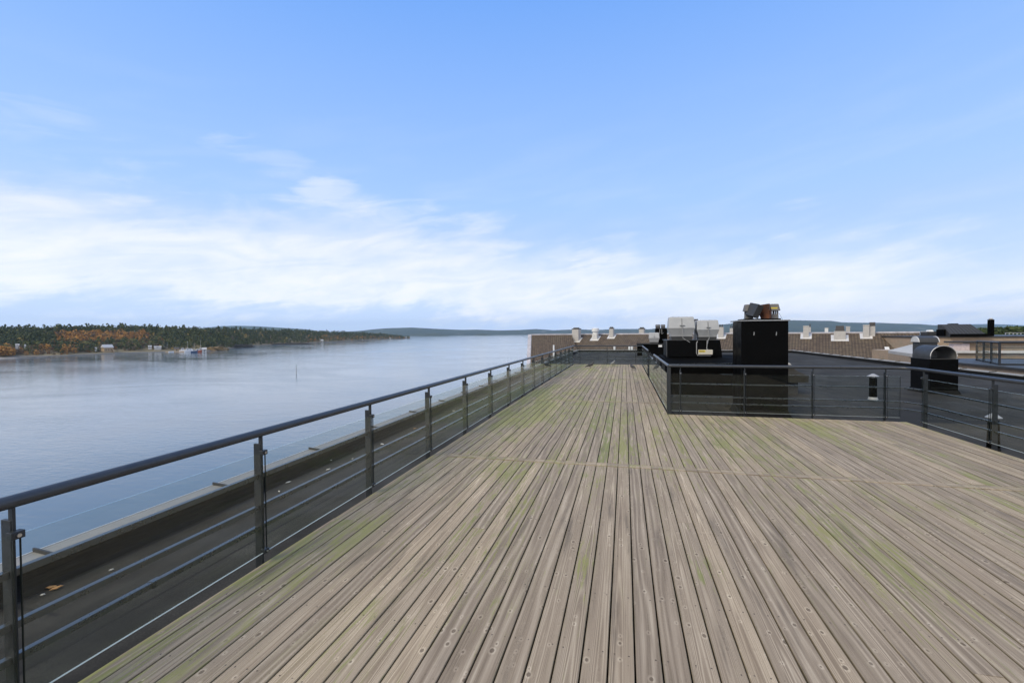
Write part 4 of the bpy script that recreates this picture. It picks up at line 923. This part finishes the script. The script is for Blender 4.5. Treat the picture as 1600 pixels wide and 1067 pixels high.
def ground_fn(n, b):
    t = n.noise(pos(n), .05, 6, .6); n.link(n.ramp(t, [(.35, (.05, .055, .03)), (.55, (.10, .09, .06)), (.7, (.16, .15, .13))]), b.inputs['Base Color'])
M_ground = mat('quay_ground', (.1, .1, .08), .9, fn=ground_fn)
mb = MB(); ring = [(-8, -120), (200, -160), (900, 0), (1300, 500), (900, 900), (400, 420), (120, 260), (20, 130), (-20, 90), (-18, 55), (-8, 52)]
mb.prism([(a, b_, ZS-1) for a, b_ in ring], [(a, b_, -25.2) for a, b_ in ring]); struct('ground', mb, M_ground)

def interp(x, xs, ys): return float(np.interp(x, xs, ys))
HP = [-300, 0, 50, 100, 190, 250, 320, 345, 400, 450, 500, 550, 600, 625, 641]
HSH = [566, 558.5, 557, 556, 551.5, 550, 549, 546, 540, 537.5, 535, 532.5, 530.2, 529.2, 528.2]
HTO = [507, 509.5, 509, 508, 507.5, 508.5, 511, 511.5, 512.5, 514, 516, 517.8, 520.6, 523.5, 527.0]
HBK = [300, 330, 330, 320, 330, 330, 320, 300, 280, 260, 240, 230, 200, 150, 60]
def hfun(px):
    sy = interp(px, HP, HSH); P = PZ(px, sy, ZS); d2 = Vector((P.x, P.y, 0)); dist = d2.length
    d2.normalize(); D = dist+interp(px, HP, HBK)
    r = ray(px, interp(px, HP, HTO)); zt = EYE.z + r.z/math.hypot(r.x, r.y)*D
    return P, d2, dist, zt-ZS
def nz(x, y, s=1.0):
    return (math.sin(x*.013*s+1.3)*math.cos(y*.017*s+.4)+.5*math.sin(x*.031*s+y*.023*s)+.3*math.sin(x*.07*s-y*.05*s+2))/1.8
TREEH = 13.0
def hh(px, t, cache={}):
    k = round(px, 1)
    if k not in cache: cache[k] = hfun(px)
    P, d2, dist, top = cache[k]; B = interp(px, HP, HBK)
    q = P + d2*(t*B); T = max(top-TREEH, 2)
    if t < 0: z = -3*min(-t*10, 1)
    else: z = 1.0*min(t/.02, 1) + (T-1)*min(t, 1.0)**1.15 + nz(q.x, q.y)*2.2*min(t*3, 1)*(1 if t < .9 else .3)
    if t > 1.05: z -= (t-1.05)*14
    return q.x, q.y, ZS+z
pxs = np.concatenate([np.arange(-300, 0, 12), np.arange(0, 641.1, 5)]); ts = [-.06, 0, .015, .03, .06, .1, .16, .24, .34, .45, .56, .68, .8, .9, 1.0, 1.1, 1.4, 2.0]
vs = [hh(float(px) + (math.sin(px*.9)*1.5 if tt == 0 else 0), tt) for px in pxs for tt in ts]; nt_ = len(ts); fs = []
for i in range(len(pxs)-1):
    for j in range(nt_-1): fs.append((i*nt_+j, (i+1)*nt_+j, (i+1)*nt_+j+1, i*nt_+j+1))
mb = MB(); mb.add(vs, fs)
def land_fn(n, b):
    p = pos(n); x, y, z = n.xyz(p); t = n.noise(p, .03, 6, .65); t2 = n.noise(p, .25, 4, .6)
    k = n.m('ADD', n.m('MULTIPLY', t, .6), n.m('MULTIPLY', t2, .4))
    c = n.ramp(k, [(.35, (.065, .05, .032)), (.5, (.13, .105, .05)), (.62, (.20, .15, .07)), (.75, (.14, .16, .06))])
    c = n.mix(n.rng(n.m('ADD', z, n.m('MULTIPLY', t2, .8)), ZS+2.2, ZS+1.0), c, (.21, .19, .165))
    c = n.mix(n.rng(z, ZS+.75, ZS+.35), c, (.045, .04, .033))
    n.link(c, b.inputs['Base Color'])
M_land = mat('headland_ground', (.12, .1, .06), .95, fn=land_fn)
struct('terrain', mb, M_land, True)
# low rocky point below the marina and bare rock cliff beside it
def rock(px, py, wpx, hpx, lab, col, dpt=14):
    P = PZ(px, py, ZS); D = (P-EYE).dot(Fv); wd = wpx/FPX*D/2; hg = hpx/FPX*D; rg = []
    rs = random.Random(int(px))
    n = 22; ks = ((1, -.5, 1), (.93, .35*hg, .9), (.72, .75*hg, .66), (.4, hg, .35))
    d2 = Vector((P.x, P.y, 0)).normalized(); sdv = Vector((-d2.y, d2.x, 0))
    ja = [[rs.uniform(.86, 1.12) for _ in range(n)] for _ in ks]
    for (k, z, kk), jj in zip(ks, ja): rg.append([P + sdv*(wd*k*math.cos(6.283*i/n)*jj[i]) + d2*(dpt*kk*(1+math.sin(6.283*i/n)*jj[i])) + Vector((0, 0, z*(1 if z < 0 else jj[i]))) for i in range(n)])
    mb = MB().loft(rg); single('rock', mb, mat('rock_'+str(int(px)), col, .9, fn=dirty(.12, .6, 1.4)), lab, 'rock', tuple(P))
rock(338, 547.6, 34, 5.5, 'low ochre grassy rock point right of the marina', (.20, .13, .055))
rock(374, 543.5, 44, 5.5, 'dark bare rock face along the shore right of marina', (.055, .048, .042))
rock(455, 538.3, 60, 2.6, 'long low dark rock ledge at the forest shoreline', (.07, .058, .048))
rock(30, 559.6, 70, 1.6, 'pale flat rock slab at the far left shore', (.30, .27, .24), 8)

# ---- forest
def foliage_mat(name, c1, c2):
    def f(n, b):
        oi = n.node('ShaderNodeAttribute', attribute_name='tone').outputs['Fac']
        t = n.noise(pos(n), .35, 3, .6); tb = n.noise(pos(n), .018, 3, .6); k = n.m('ADD', n.m('MULTIPLY', oi, .6), n.m('ADD', n.m('MULTIPLY', t, .25), n.m('MULTIPLY', n.m('SUBTRACT', tb, .35), .7)))
        n.link(n.ramp(k, [(.15, c1), (.85, c2)]), b.inputs['Base Color'])
    return mat(name, c1, .8, spec=.2, fn=f)
M_fol = {'pine': foliage_mat('pine_needles', (.030, .044, .020), (.115, .125, .048)), 'leafy': foliage_mat('green_leaves', (.055, .065, .024), (.14, .14, .05)),
         'bare': foliage_mat('bare_twigs', (.075, .055, .040), (.17, .125, .085)), 'orange': foliage_mat('orange_leaves', (.24, .115, .035), (.50, .27, .075)),
         'yellow': foliage_mat('yellow_leaves', (.32, .21, .055), (.55, .38, .10)), 'russet': foliage_mat('russet_scrub', (.12, .065, .032), (.22, .12, .05))}
KINDS_ = list(M_fol)
M_trunk = mat('bark', (.10, .08, .065), .9)
def crown(kind, H, Wd, n, rs, q=1.0):
    """triangles of small leaf clumps filling the crown volume: returns verts (n*4,3)"""
    t = rs.rand(n); ang = rs.rand(n)*2*np.pi; rad = np.sqrt(rs.rand(n)*.75+.25)
    if kind == 'pine': z = H*(.22+.78*t); r = Wd/2*rad*np.clip((1-t**1.8)*1.05+.06, 0, 1)*(1+.3*np.sin(t*16+rs.rand()*6))
    elif kind == 'bare': z = H*(.12+.88*t); r = Wd/2*rad*np.sin(np.pi*(t*.8+.15))
    else: z = H*(.10+.90*t); r = Wd/2*rad*np.sqrt(np.clip(1-(2*t*.92-.85)**2, .02, 1))*(1+.2*np.sin(ang*3+rs.rand()*6))
    c = np.stack([r*np.cos(ang), r*np.sin(ang), z], 1)
    s = q*Wd*(.16 if kind != 'bare' else .11)*(.6+.8*rs.rand(n))
    a = rs.randn(n, 3); a /= np.linalg.norm(a, axis=1)[:, None]; b = np.cross(a, rs.randn(n, 3)); b /= np.linalg.norm(b, axis=1)[:, None]
    a = a*s[:, None]; b = b*s[:, None]*.8
    return np.stack([c-a-b*.3, c+b, c+a*.9-b*.2, c-b*.9], 1)
def kind_at(px, t, rs):
    r = rs.rand()
    if px < 22 and t < .2: return 'orange' if r < .6 else ('russet' if r < .85 else 'bare')
    if px < 75 and t < .30: return ['bare', 'russet', 'bare', 'leafy', 'orange'][int(r*4.5)]
    if 75 <= px < 125 and t < .35: return ['orange', 'bare', 'pine', 'russet'][int(r*4)]
    if 85 < px < 235 and .42 < t < .84: return 'orange' if r < .42 else ('russet' if r < .70 else 'bare')
    if 110 < px < 260 and t < .5: return ['pine', 'leafy', 'bare', 'bare', 'russet', 'yellow'][int(r*5.25)]
    if px < 75 and t < .5: return 'bare' if r < .35 else ('pine' if r < .9 else 'russet')
    if 480 < px < 640 and t < .6: return ['pine', 'orange', 'bare', 'leafy', 'russet'][int(r*5)]
    if r < .62: return 'pine'
    return 'leafy' if r < .80 else ('bare' if r < .94 else ('yellow' if r < .965 else 'russet'))
rs = np.random.RandomState(5)
cand = []
for _ in range(9500):
    px = rs.uniform(-180, 640); 
    t = rs.rand()**.85*1.25
    if t < .025: continue
    if 225 < px < 322 and t < .10: continue
    if 118 < px < 232 and t < .07: continue
    if 155 < px < 182 and t < .13: continue
    if 20 < px < 80 and t < .045: continue
    cand.append((px, t))
faces_by = {k: [] for k in KINDS_}; tones = {k: [] for k in KINDS_}
indiv = []
for px, t in cand:
    k = kind_at(px, t, rs); x, y, z = hh(px, t); D = math.hypot(x, y)
    if t > 1.1 and rs.rand() < .5: continue
    sc_ = rs.uniform(.5, 1.12) if rs.rand() < .93 else 1.3
    H, Wd = {'pine': (13.0, 7.4), 'leafy': (10, 7), 'bare': (8.5, 6.5), 'orange': (9, 6.5), 'yellow': (8, 6), 'russet': (5.5, 5.5)}[k]
    if t < .12: H *= .8; 
    H *= sc_; Wd *= sc_*rs.uniform(.9, 1.15)
    if 0 <= px <= 345 and (t < .14 or (k in ('orange', 'yellow') and t < .8)) and len(indiv) < 190 and rs.rand() < .8: indiv.append((k, x, y, z, H, Wd, px, t)); continue
    n = int(30 if D > 1000 else 46)
    cr = crown(k, H, Wd, n, rs, 1.15) + np.array([x, y, z-.3]); faces_by[k].append(cr); tones[k].append(np.full(n*4, rs.rand()*.8)+np.repeat(rs.rand(n)*.25, 4))
allv = []; mi = []; tn = []
for i, k in enumerate(KINDS_):
    if not faces_by[k]: continue
    a = np.concatenate(faces_by[k]); allv.append(a.reshape(-1, 3)); mi += [i]*len(a); tn.append(np.concatenate(tones[k]))
V = np.concatenate(allv); TN = np.concatenate(tn); nf = len(V)//4
me = bpy.data.meshes.new('forest'); me.vertices.add(len(V)); me.vertices.foreach_set('co', V.ravel())
me.loops.add(len(V)); me.loops.foreach_set('vertex_index', np.arange(len(V))); me.polygons.add(nf); me.polygons.foreach_set('loop_start', np.arange(nf)*4)
try: me.polygons.foreach_set('loop_total', np.full(nf, 4))
except Exception: pass
for k in KINDS_: me.materials.append(M_fol[k])
me.polygons.foreach_set('material_index', mi); at_ = me.attributes.new('tone', 'FLOAT', 'POINT'); at_.data.foreach_set('value', TN); me.update(); me.validate()
fo = new('forest', me); tag(fo, 'dense mixed autumn forest covering the headland across the fjord', 'forest', kind='stuff')
# individual trees along the shore, from prototypes
LABK = {'pine': ('pine_tree', 'dark green pine by the shore of the headland', 'dark pines along the headland shore'), 'leafy': ('leafy_tree', 'dull green leafy tree by the headland shore', 'green leafy trees along the headland shore'),
        'bare': ('bare_tree', 'brown nearly bare tree by the headland shore', 'bare brown trees along the headland shore'), 'orange': ('autumn_tree', 'bright orange autumn tree on the headland', 'orange autumn trees on the headland'),
        'yellow': ('birch_tree', 'pale yellow birch on the headland slope', 'yellow birches on the headland'), 'russet': ('shrub', 'low russet shrub by the headland shore', 'russet shrubs along the headland shore')}
def tree_mesh(k, seed, H=10., Wd=6., n=110, key=None, q=.8):
    r_ = np.random.RandomState(seed); v = crown(k, H, Wd, n, r_, q).reshape(-1, 3)
    m = bpy.data.meshes.new('crown'); m.from_pydata([tuple(p) for p in v], [], [(4*i, 4*i+1, 4*i+2, 4*i+3) for i in range(n)])
    m.materials.append(M_fol[k]); a = m.attributes.new('tone', 'FLOAT', 'POINT'); a.data.foreach_set('value', np.repeat(r_.rand(n)*.6+.2, 4)); m.update()
    mb = MB(); mb.tube([(0, 0, -1), (.05, .03, H*.3), (-.08, .05, H*.65), (0, 0, H*.9)], [.22, .17, .10, .03], 7)
    for j in range(5):
        a_ = j*1.3+seed; z0 = H*(.3+.1*j); mb.tube([(0, 0, z0), (math.cos(a_)*Wd*.2, math.sin(a_)*Wd*.2, z0+H*.08), (math.cos(a_)*Wd*.38, math.sin(a_)*Wd*.38, z0+H*.13)], [.08, .05, .02], 5)
    return m, mb.mesh('trunk', M_trunk)
protos = {}
for k in KINDS_:
    for s_ in range(3):
        cm, tm = tree_mesh(k, 40+s_); protos[(k, s_)] = (cm, tm)
for px, t, hs in ((1, .02, 1.3), (6, .03, 1.5), (11, .02, 1.5), (15, .05, 1.3), (3, .07, 1.4), (9, .08, 1.3), (19, .03, 1.0), (-5, .03, 1.4), (100, .06, 1.2), (103, .10, 1.1), (57, .03, .8)):
    x, y, z = hh(px, t); indiv.append(('orange', x, y, z, 10*hs, 8*hs, px, t))
for k, x, y, z, H, Wd, px, t in indiv:
    cm, tm = protos[(k, random.randrange(3))]; nm, lb, gp = LABK[k]
    r_ = tag(new(nm, None, (x, y, z-.2), random.uniform(0, 6.28)), lb, 'shrub' if k == 'russet' else 'tree', gp); r_.scale = (Wd/6, Wd/6, H/10)
    new('crown', cm, parent=r_); new('trunk', tm, parent=r_)
# trees on the far right horizon
M_fol['dark'] = foliage_mat('broadleaf', (.03, .05, .02), (.09, .11, .04))
rt = np.random.RandomState(9)
pr_m = []
for s_ in range(4):
    H, Wd, n = 11., 11., 420
    v = crown('leafy', H, Wd, n, np.random.RandomState(60+s_), .38).reshape(-1, 3)
    m = bpy.data.meshes.new('crown'); m.from_pydata([tuple(p) for p in v], [], [(4*i, 4*i+1, 4*i+2, 4*i+3) for i in range(n)]); m.materials.append(M_fol['dark'])
    a = m.attributes.new('tone', 'FLOAT', 'POINT'); a.data.foreach_set('value', np.repeat(rt.rand(n), 4)); m.update()
    mb = MB(); mb.tube([(0, 0, -14), (.1, 0, 2), (0, .1, 7)], [.4, .3, .1], 8); pr_m.append((m, mb.mesh('trunk', M_trunk)))
for i in range(34):
    px = 1462 + i*4.9 + rt.uniform(-2, 2); D = rt.uniform(150, 230); ztop = at(px, 515.5 - (3.2 if px > 1500 else 0) - (2 if px > 1565 else 0) + rt.uniform(0, 4) + (4 if px < 1480 else 0), D).z
    P = at(px, 520, D); r_ = tag(new('leafy_tree', None, (P.x, P.y, ztop-11), rt.uniform(0, 6.28)), 'dark green leafy tree behind the brick building roofs', 'tree', 'green trees behind the roofs at right')
    cm, tm = pr_m[i % 4]; new('crown', cm, parent=r_); new('trunk', tm, parent=r_)
mb = MB(); ringh = []
for px in range(1440, 1700, 20):
    a, b_ = at(px, 530, 120), at(px, 523, 260); ringh.append((a, b_))
for k in range(len(ringh)-1):
    (a, b_), (c, d) = ringh[k], ringh[k+1]
    za = -16; zb_ = -9
    mb.add([(a.x, a.y, za), (c.x, c.y, za), (d.x, d.y, zb_), (b_.x, b_.y, zb_), (a.x, a.y, -26), (c.x, c.y, -26), (d.x, d.y, -26), (b_.x, b_.y, -26)], [(0, 1, 2, 3), (4, 5, 1, 0), (7, 3, 2, 6)])
o = struct('hill', mb, M_ground)

# ---- distant hills
def hill_fn(c1, c2, sc, spots=0):
    def f(n, b):
        p = pos(n); t = n.noise(n.vm('MULTIPLY', p, (1, 1, 2.5)), sc, 7, .65); c = n.ramp(t, [(.35, c1), (.65, c2)])
        if spots: s = n.noise(n.vm('MULTIPLY', p, (1, .4, 5)), sc*3, 5, .6); c = n.mix(n.m('MULTIPLY', n.rng(s, .60, .72), spots), c, (.33, .30, .27))
        n.link(c, b.inputs['Base Color'])
    return f
def hills(name, pts, ybase, depth, col1, col2, sc=.0012, spots=0):
    """pts: (px, ytop) ridge seen in the photograph; base on the water at distance from ybase"""
    xs = [p[0] for p in pts]; ys = [p[1] for p in pts]; vs = []; fs = []; cols = np.arange(xs[0], xs[-1]+.1, 3.0); prof = [-.02, 0, .04, .12, .25, .42, .6, .8, 1.0, 1.25, 1.6]
    for px in cols:
        yb = interp(px, [q[0] for q in ybase], [q[1] for q in ybase]) if isinstance(ybase, list) else ybase
        P = PZ(px, yb, ZS); d2 = Vector((P.x, P.y, 0)); d0 = d2.length; d2.normalize()
        r = ray(px, interp(px, xs, ys)); top = EYE.z + r.z/math.hypot(r.x, r.y)*(d0+depth) - ZS
        for s_ in prof:
            q = P+d2*(depth*s_); h = -4 if s_ < 0 else top*min(s_, 1)**.75*(1 + .10*nz(q.x, q.y, .12)*(1-min(s_, 1)) + .0*s_)
            if s_ > 1: h = top*(1-(s_-1)*.7)
            vs.append((q.x, q.y, ZS+h))
    m_ = len(prof)
    for i in range(len(cols)-1):
        for j in range(m_-1): fs.append((i*m_+j, (i+1)*m_+j, (i+1)*m_+j+1, i*m_+j+1))
    mb = MB(); mb.add(vs, fs); return struct(name, mb, mat(name+'_forest', col1, .95, fn=hill_fn(col1, col2, sc, spots)), True)
hills('hills', [(-300, 504), (-100, 505), (0, 506), (30, 509), (60, 512), (90, 515)], 519+5, 2500, (.03, .045, .03), (.05, .07, .04))
hills('hills', [(300, 516), (320, 512), (345, 509.6), (370, 508.8), (400, 509.6), (440, 512), (480, 514.5), (510, 519)], 526.5, 1800, (.03, .045, .03), (.05, .07, .04))
hills('hills', [(520, 519), (560, 517), (580, 514.8), (600, 513), (644, 511.6), (687, 514), (720, 515.3), (745, 515), (780, 516.2), (810, 515.6), (838, 514), (865, 516), (885, 515), (905, 514.6), (935, 515.5), (960, 514), (1000, 514), (1030, 515)],
      [(520, 525.3), (640, 524.6), (840, 522.8), (1030, 521.3)], 1600, (.03, .042, .03), (.055, .068, .045), .0015, .5)
hills('hills', [(630, 525), (645, 522.3), (665, 520.8), (690, 521.2), (704, 524.4)], 525.0, 300, (.035, .045, .03), (.05, .06, .035), .004)
hills('hills', [(738, 523.6), (746, 521.2), (755, 520.4), (762, 521.4), (769, 523.4)], 524.0, 250, (.035, .045, .03), (.05, .06, .035), .004)
hills('hills', [(960, 521), (985, 518.5), (1005, 515.3), (1030, 512.8), (1050, 511.5), (1075, 512), (1100, 510.5), (1122, 508), (1142, 505.5), (1165, 503), (1200, 501), (1240, 500.3), (1275, 501), (1300, 501.3), (1315, 503.6), (1345, 504.2), (1375, 504.3), (1400, 505.4), (1437, 506.3), (1462, 508.3), (1480, 507.2), (1510, 507.5), (1540, 509), (1600, 513), (1640, 515)],
      [(960, 523), (1200, 521), (1437, 518.2), (1640, 517)], 1400, (.028, .040, .026), (.05, .065, .04), .002, .65)
hills('hills', [(1440, 509), (1480, 507.2), (1500, 506.8), (1545, 506.2), (1580, 507.2), (1610, 509), (1700, 508), (1900, 507)], [(1440, 516.5), (1900, 512.5)], 2500, (.03, .045, .03), (.05, .07, .04))

# ------------------------------------------------------------------ marina, sheds, boats, marker
M_far = mat('weathered_white_boards', (.52, .51, .50), .7); M_hull = mat('white_hull', (.75, .76, .78), .35); M_red = mat('orange_red_hull', (.45, .12, .05), .5); M_blue = mat('dark_blue_hull', (.05, .08, .16), .5); M_tan = mat('tan_boards', (.40, .29, .18), .8)
M_whiter = mat('pale_roof', (.50, .49, .49), .6); M_dkr = mat('dark_roof', (.07, .065, .07), .7); M_win = mat('dark_window', (.03, .035, .04), .2)
def shed(px0, px1, ybot, ytop, lab, wall=M_far, roof=M_whiter, name='boathouse', cat='boathouse', inl=4, group=None):
    P = PZ((px0+px1)/2, ybot, ZS+.9); D = (P-EYE).dot(Fv); wd = (px1-px0)/FPX*D; H = (ybot-ytop)/FPX*D*.85
    rz = YAW*0 + math.atan2(-P.x, P.y)+.0; t = thing(name, lab, cat, (P.x, P.y, ZS+.9), rz, group)
    part('wall', MB().box(-wd/2, wd/2, 0, wd*.7, -1.2, H*.6), wall, t, local=True)
    part('roof', MB().prism([(-wd*.54, -.25, H*.58), (-wd*.54, wd*.35, H), (-wd*.54, wd*.7+.25, H*.58)], [(wd*.54, -.25, H*.58), (wd*.54, wd*.35, H), (wd*.54, wd*.7+.25, H*.58)]), roof, t, local=True)
    part('door', MB().box(-wd*.12, wd*.08, -.06, -.005, -.2, H*.45), M_win, t, local=True)
    part('window', MB().box(wd*.2, wd*.34, -.06, -.005, H*.2, H*.42), M_win, t, local=True)
    return t
# farmhouse with gable
P = PZ(170, 549.8, ZS+2.5); D = (P-EYE).dot(Fv); s_ = D/FPX
t = thing('house', 'tan boarded house with white roof standing by the shore', 'house', (P.x, P.y, ZS+2.5), math.atan2(-P.x, P.y)+.45)
part('wall', MB().box(-6*s_, 6*s_, 0, 8*s_, -2, 7.2*s_), M_tan, t, local=True)
part('roof', MB().prism([(-6.7*s_, -.6*s_, 6.8*s_), (-6.7*s_, 4*s_, 11.6*s_), (-6.7*s_, 8.6*s_, 6.8*s_)], [(6.7*s_, -.6*s_, 6.8*s_), (6.7*s_, 4*s_, 11.6*s_), (6.7*s_, 8.6*s_, 6.8*s_)]), M_whiter, t, local=True)
for k in (-3.5, 0, 3.2): part('window', MB().box((k-.5)*s_, (k+.5)*s_, -.08, -.01, 2.5*s_, 4.5*s_), M_win, t, local=True)
part('porch', MB().box(4.5*s_, 6.6*s_, -3*s_, -.05, -1.5, 4*s_), M_tan, t, local=True)
shed(72, 80, 551.8, 548.5, 'white boathouse alone at shore left of tan house'); shed(53, 57, 553.6, 550.8, 'small white shed at shore near the pale slab'); shed(36, 42, 553.0, 550.0, 'grey topped low shed leftmost on the shore', M_cowldark, M_whiter)
def cabin(px0, px1, yb, yt, tpos, lab, wall=M_far, roof=M_whiter):
    m_ = (px0+px1)/2; px0, px1, yt = m_+(px0-m_)*.8, m_+(px1-m_)*.8, yb+(yt-yb)*.72
    x, y, z = hh((px0+px1)/2, tpos); D = (Vector((x, y, z))-EYE).dot(Fv); wd = (px1-px0)/FPX*D; H = (yb-yt)/FPX*D; Q = at((px0+px1)/2, yb, D)
    t = thing('cabin', lab, 'cabin', (Q.x, Q.y, Q.z), math.atan2(-Q.x, Q.y))
    part('wall', MB().box(-wd/2, wd/2, 0, wd*.8, -5, H*.6), wall, t, local=True)
    part('roof', MB().prism([(-wd*.55, -.2, H*.58), (-wd*.55, wd*.4, H), (-wd*.55, wd*.8+.2, H*.58)], [(wd*.55, -.2, H*.58), (wd*.55, wd*.4, H), (wd*.55, wd*.8+.2, H*.58)]), roof, t, local=True)
    part('window', MB().box(-wd*.2, wd*.1, -.06, -.01, H*.15, H*.45), M_win, t, local=True)
cabin(24.5, 30, 540.2, 536.3, .16, 'white cabin among bare trees at far left of headland'); cabin(38, 40.5, 540, 537.6, .16, 'tiny white hut right of the cabin in the trees')
cabin(231.5, 237, 542.2, 538.8, .10, 'small white cabin left of the marina sheds'); cabin(241, 252, 543.4, 539.8, .08, 'long pale cabin between marina shed and cabin'); cabin(253.5, 262, 539.8, 537, .14, 'dark roofed house above the white marina shed', M_far, M_dkr)
cabin(148.5, 151.5, 544.2, 542, .07, 'tiny white hut left of the tan house'); cabin(501, 505.5, 533.4, 529.2, .05, 'white house alone on the far forest shore'); cabin(608, 611.5, 529.2, 527.4, .08, 'small white house near the tip of headland'); cabin(632, 636, 527.4, 526, .25, 'last white house at tip of the headland')
shed(253, 261.5, 547.6, 540.5, 'white marina shed with dark door, left one'); shed(262.5, 270, 547.9, 542.8, 'lower white marina shed right of the taller one'); shed(316.3, 322.2, 549.2, 541.8, 'white box shed at the right end of marina', M_far, M_whiter)
shed(273, 279, 548.6, 541.5, 'brown shed in the middle of the marina', M_tan, M_dkr)
def boat(px0, px1, yw, H, lab, hull=M_hull, mast=0, rz=0, cab=True):
    P = PZ((px0+px1)/2, yw, ZS); D = (P-EYE).dot(Fv); L = (px1-px0)/FPX*D; s = D/FPX; h = H*s*.45; w_ = L*.16
    t = thing('boat', lab, 'boat', (P.x, P.y, ZS), math.atan2(-P.x, P.y)+rz)
    st_ = [(-.5, .85, .9), (-.2, 1, .9), (.15, .95, 1), (.35, .6, 1.12), (.5, .03, 1.3)]
    rings = [[(L*u, -w_*k, h*zt_), (L*u, -w_*k*.7, -.2), (L*u, w_*k*.7, -.2), (L*u, w_*k, h*zt_)] for u, k, zt_ in st_]
    part('hull', MB().loft(rings), hull, t, local=True)
    if cab:
        part('cabin', MB().rects(-L*.05, 0, [(h*.9, L*.24, w_*.7), (H*s*.85, L*.18, w_*.6)]), M_hull, t, local=True)
        part('window', MB().box(-L*.2, L*.1, -w_*.72, -w_*.70, h*1.2, h*1.6), M_win, t, local=True)
    if mast: part('mast', MB().lathe(0, 0, [(.16, h), (.10, mast*s)], 6), M_lead, t, local=True)
boat(281, 291, 549.6, 6.5, 'white cabin boat with short mast left in the marina', mast=9)
boat(289, 298, 550.2, 7, 'white sailing boat with tallest mast in the marina', mast=17, rz=.2)
boat(294, 303, 549.9, 6.5, 'white motor boat in the middle of marina row', mast=0, rz=-.2)
boat(299, 308, 550.9, 6, 'dark blue hulled boat in front of the white boats', M_blue, mast=13, rz=.1)
boat(305, 313, 550.3, 6, 'white boat with orange red hull beside blue boat', M_red, rz=.15)
boat(310, 317, 549.9, 7, 'red hulled fishing boat with tall yellow mast', M_red, mast=20)
boat(264, 271, 550.4, 3.2, 'small open dinghy moored off the white sheds', M_hull, cab=False, rz=.3)
boat(22, 30, 557.2, 2.2, 'small dark dinghy by the pale slab at left', M_blue, cab=False)
# marina quay
P0 = PZ(258, 550.3, ZS); P1 = PZ(321, 549.4, ZS); d = (P1-P0).normalized(); nn = Vector((-d.y, d.x, 0))
mb = MB(); mb.prism([P0-Vector((0, 0, 1)), P0+nn*12-Vector((0, 0, 1)), P0+nn*12+Vector((0, 0, .9)), P0+Vector((0, 0, .9))], [P1-Vector((0, 0, 1)), P1+nn*12-Vector((0, 0, 1)), P1+nn*12+Vector((0, 0, .9)), P1+Vector((0, 0, .9))])
single('wooden_quay', mb, M_tan, 'long brown wooden quay under the marina sheds', 'quay', tuple(P0))
P = PZ(463, 584.5, ZS); D = (P-EYE).dot(Fv); s_ = D/FPX
t = thing('channel_marker', 'lone dark channel marker pole standing in open water', 'marker pole', (P.x, P.y, ZS))
part('pole', MB().lathe(P.x, P.y, [(.28, ZS-1), (.24, ZS+6*s_), (.16, ZS+12.5*s_)], 8), M_cable, t)
part('top_mark', MB().lathe(P.x, P.y, [(.30, ZS+12.51*s_), (.30, ZS+14*s_)], 8), mat('green_mark', (.10, .20, .14), .6), t)

# ------------------------------------------------------------------ haze
mb = MB().box(-13000, 13000, -600, 15000, ZS-2, 420)
hz = new('haze', mb.mesh('haze', [])); hz['kind'] = 'stuff'; hz['label'] = 'pale blue haze over the fjord'; hz['category'] = 'haze'
hm = bpy.data.materials.new('haze'); hm.use_nodes = True; n = NT(hm.node_tree); n.n.clear()
pv = n.node('ShaderNodeVolumePrincipled'); pv.inputs['Color'].default_value = (.53, .78, 1, 1); pv.inputs['Density'].default_value = 4.0e-5; pv.inputs['Anisotropy'].default_value = .2
o_ = n.node('ShaderNodeOutputMaterial'); n.link(pv.outputs[0], o_.inputs['Volume']); hz.data.materials.append(hm)
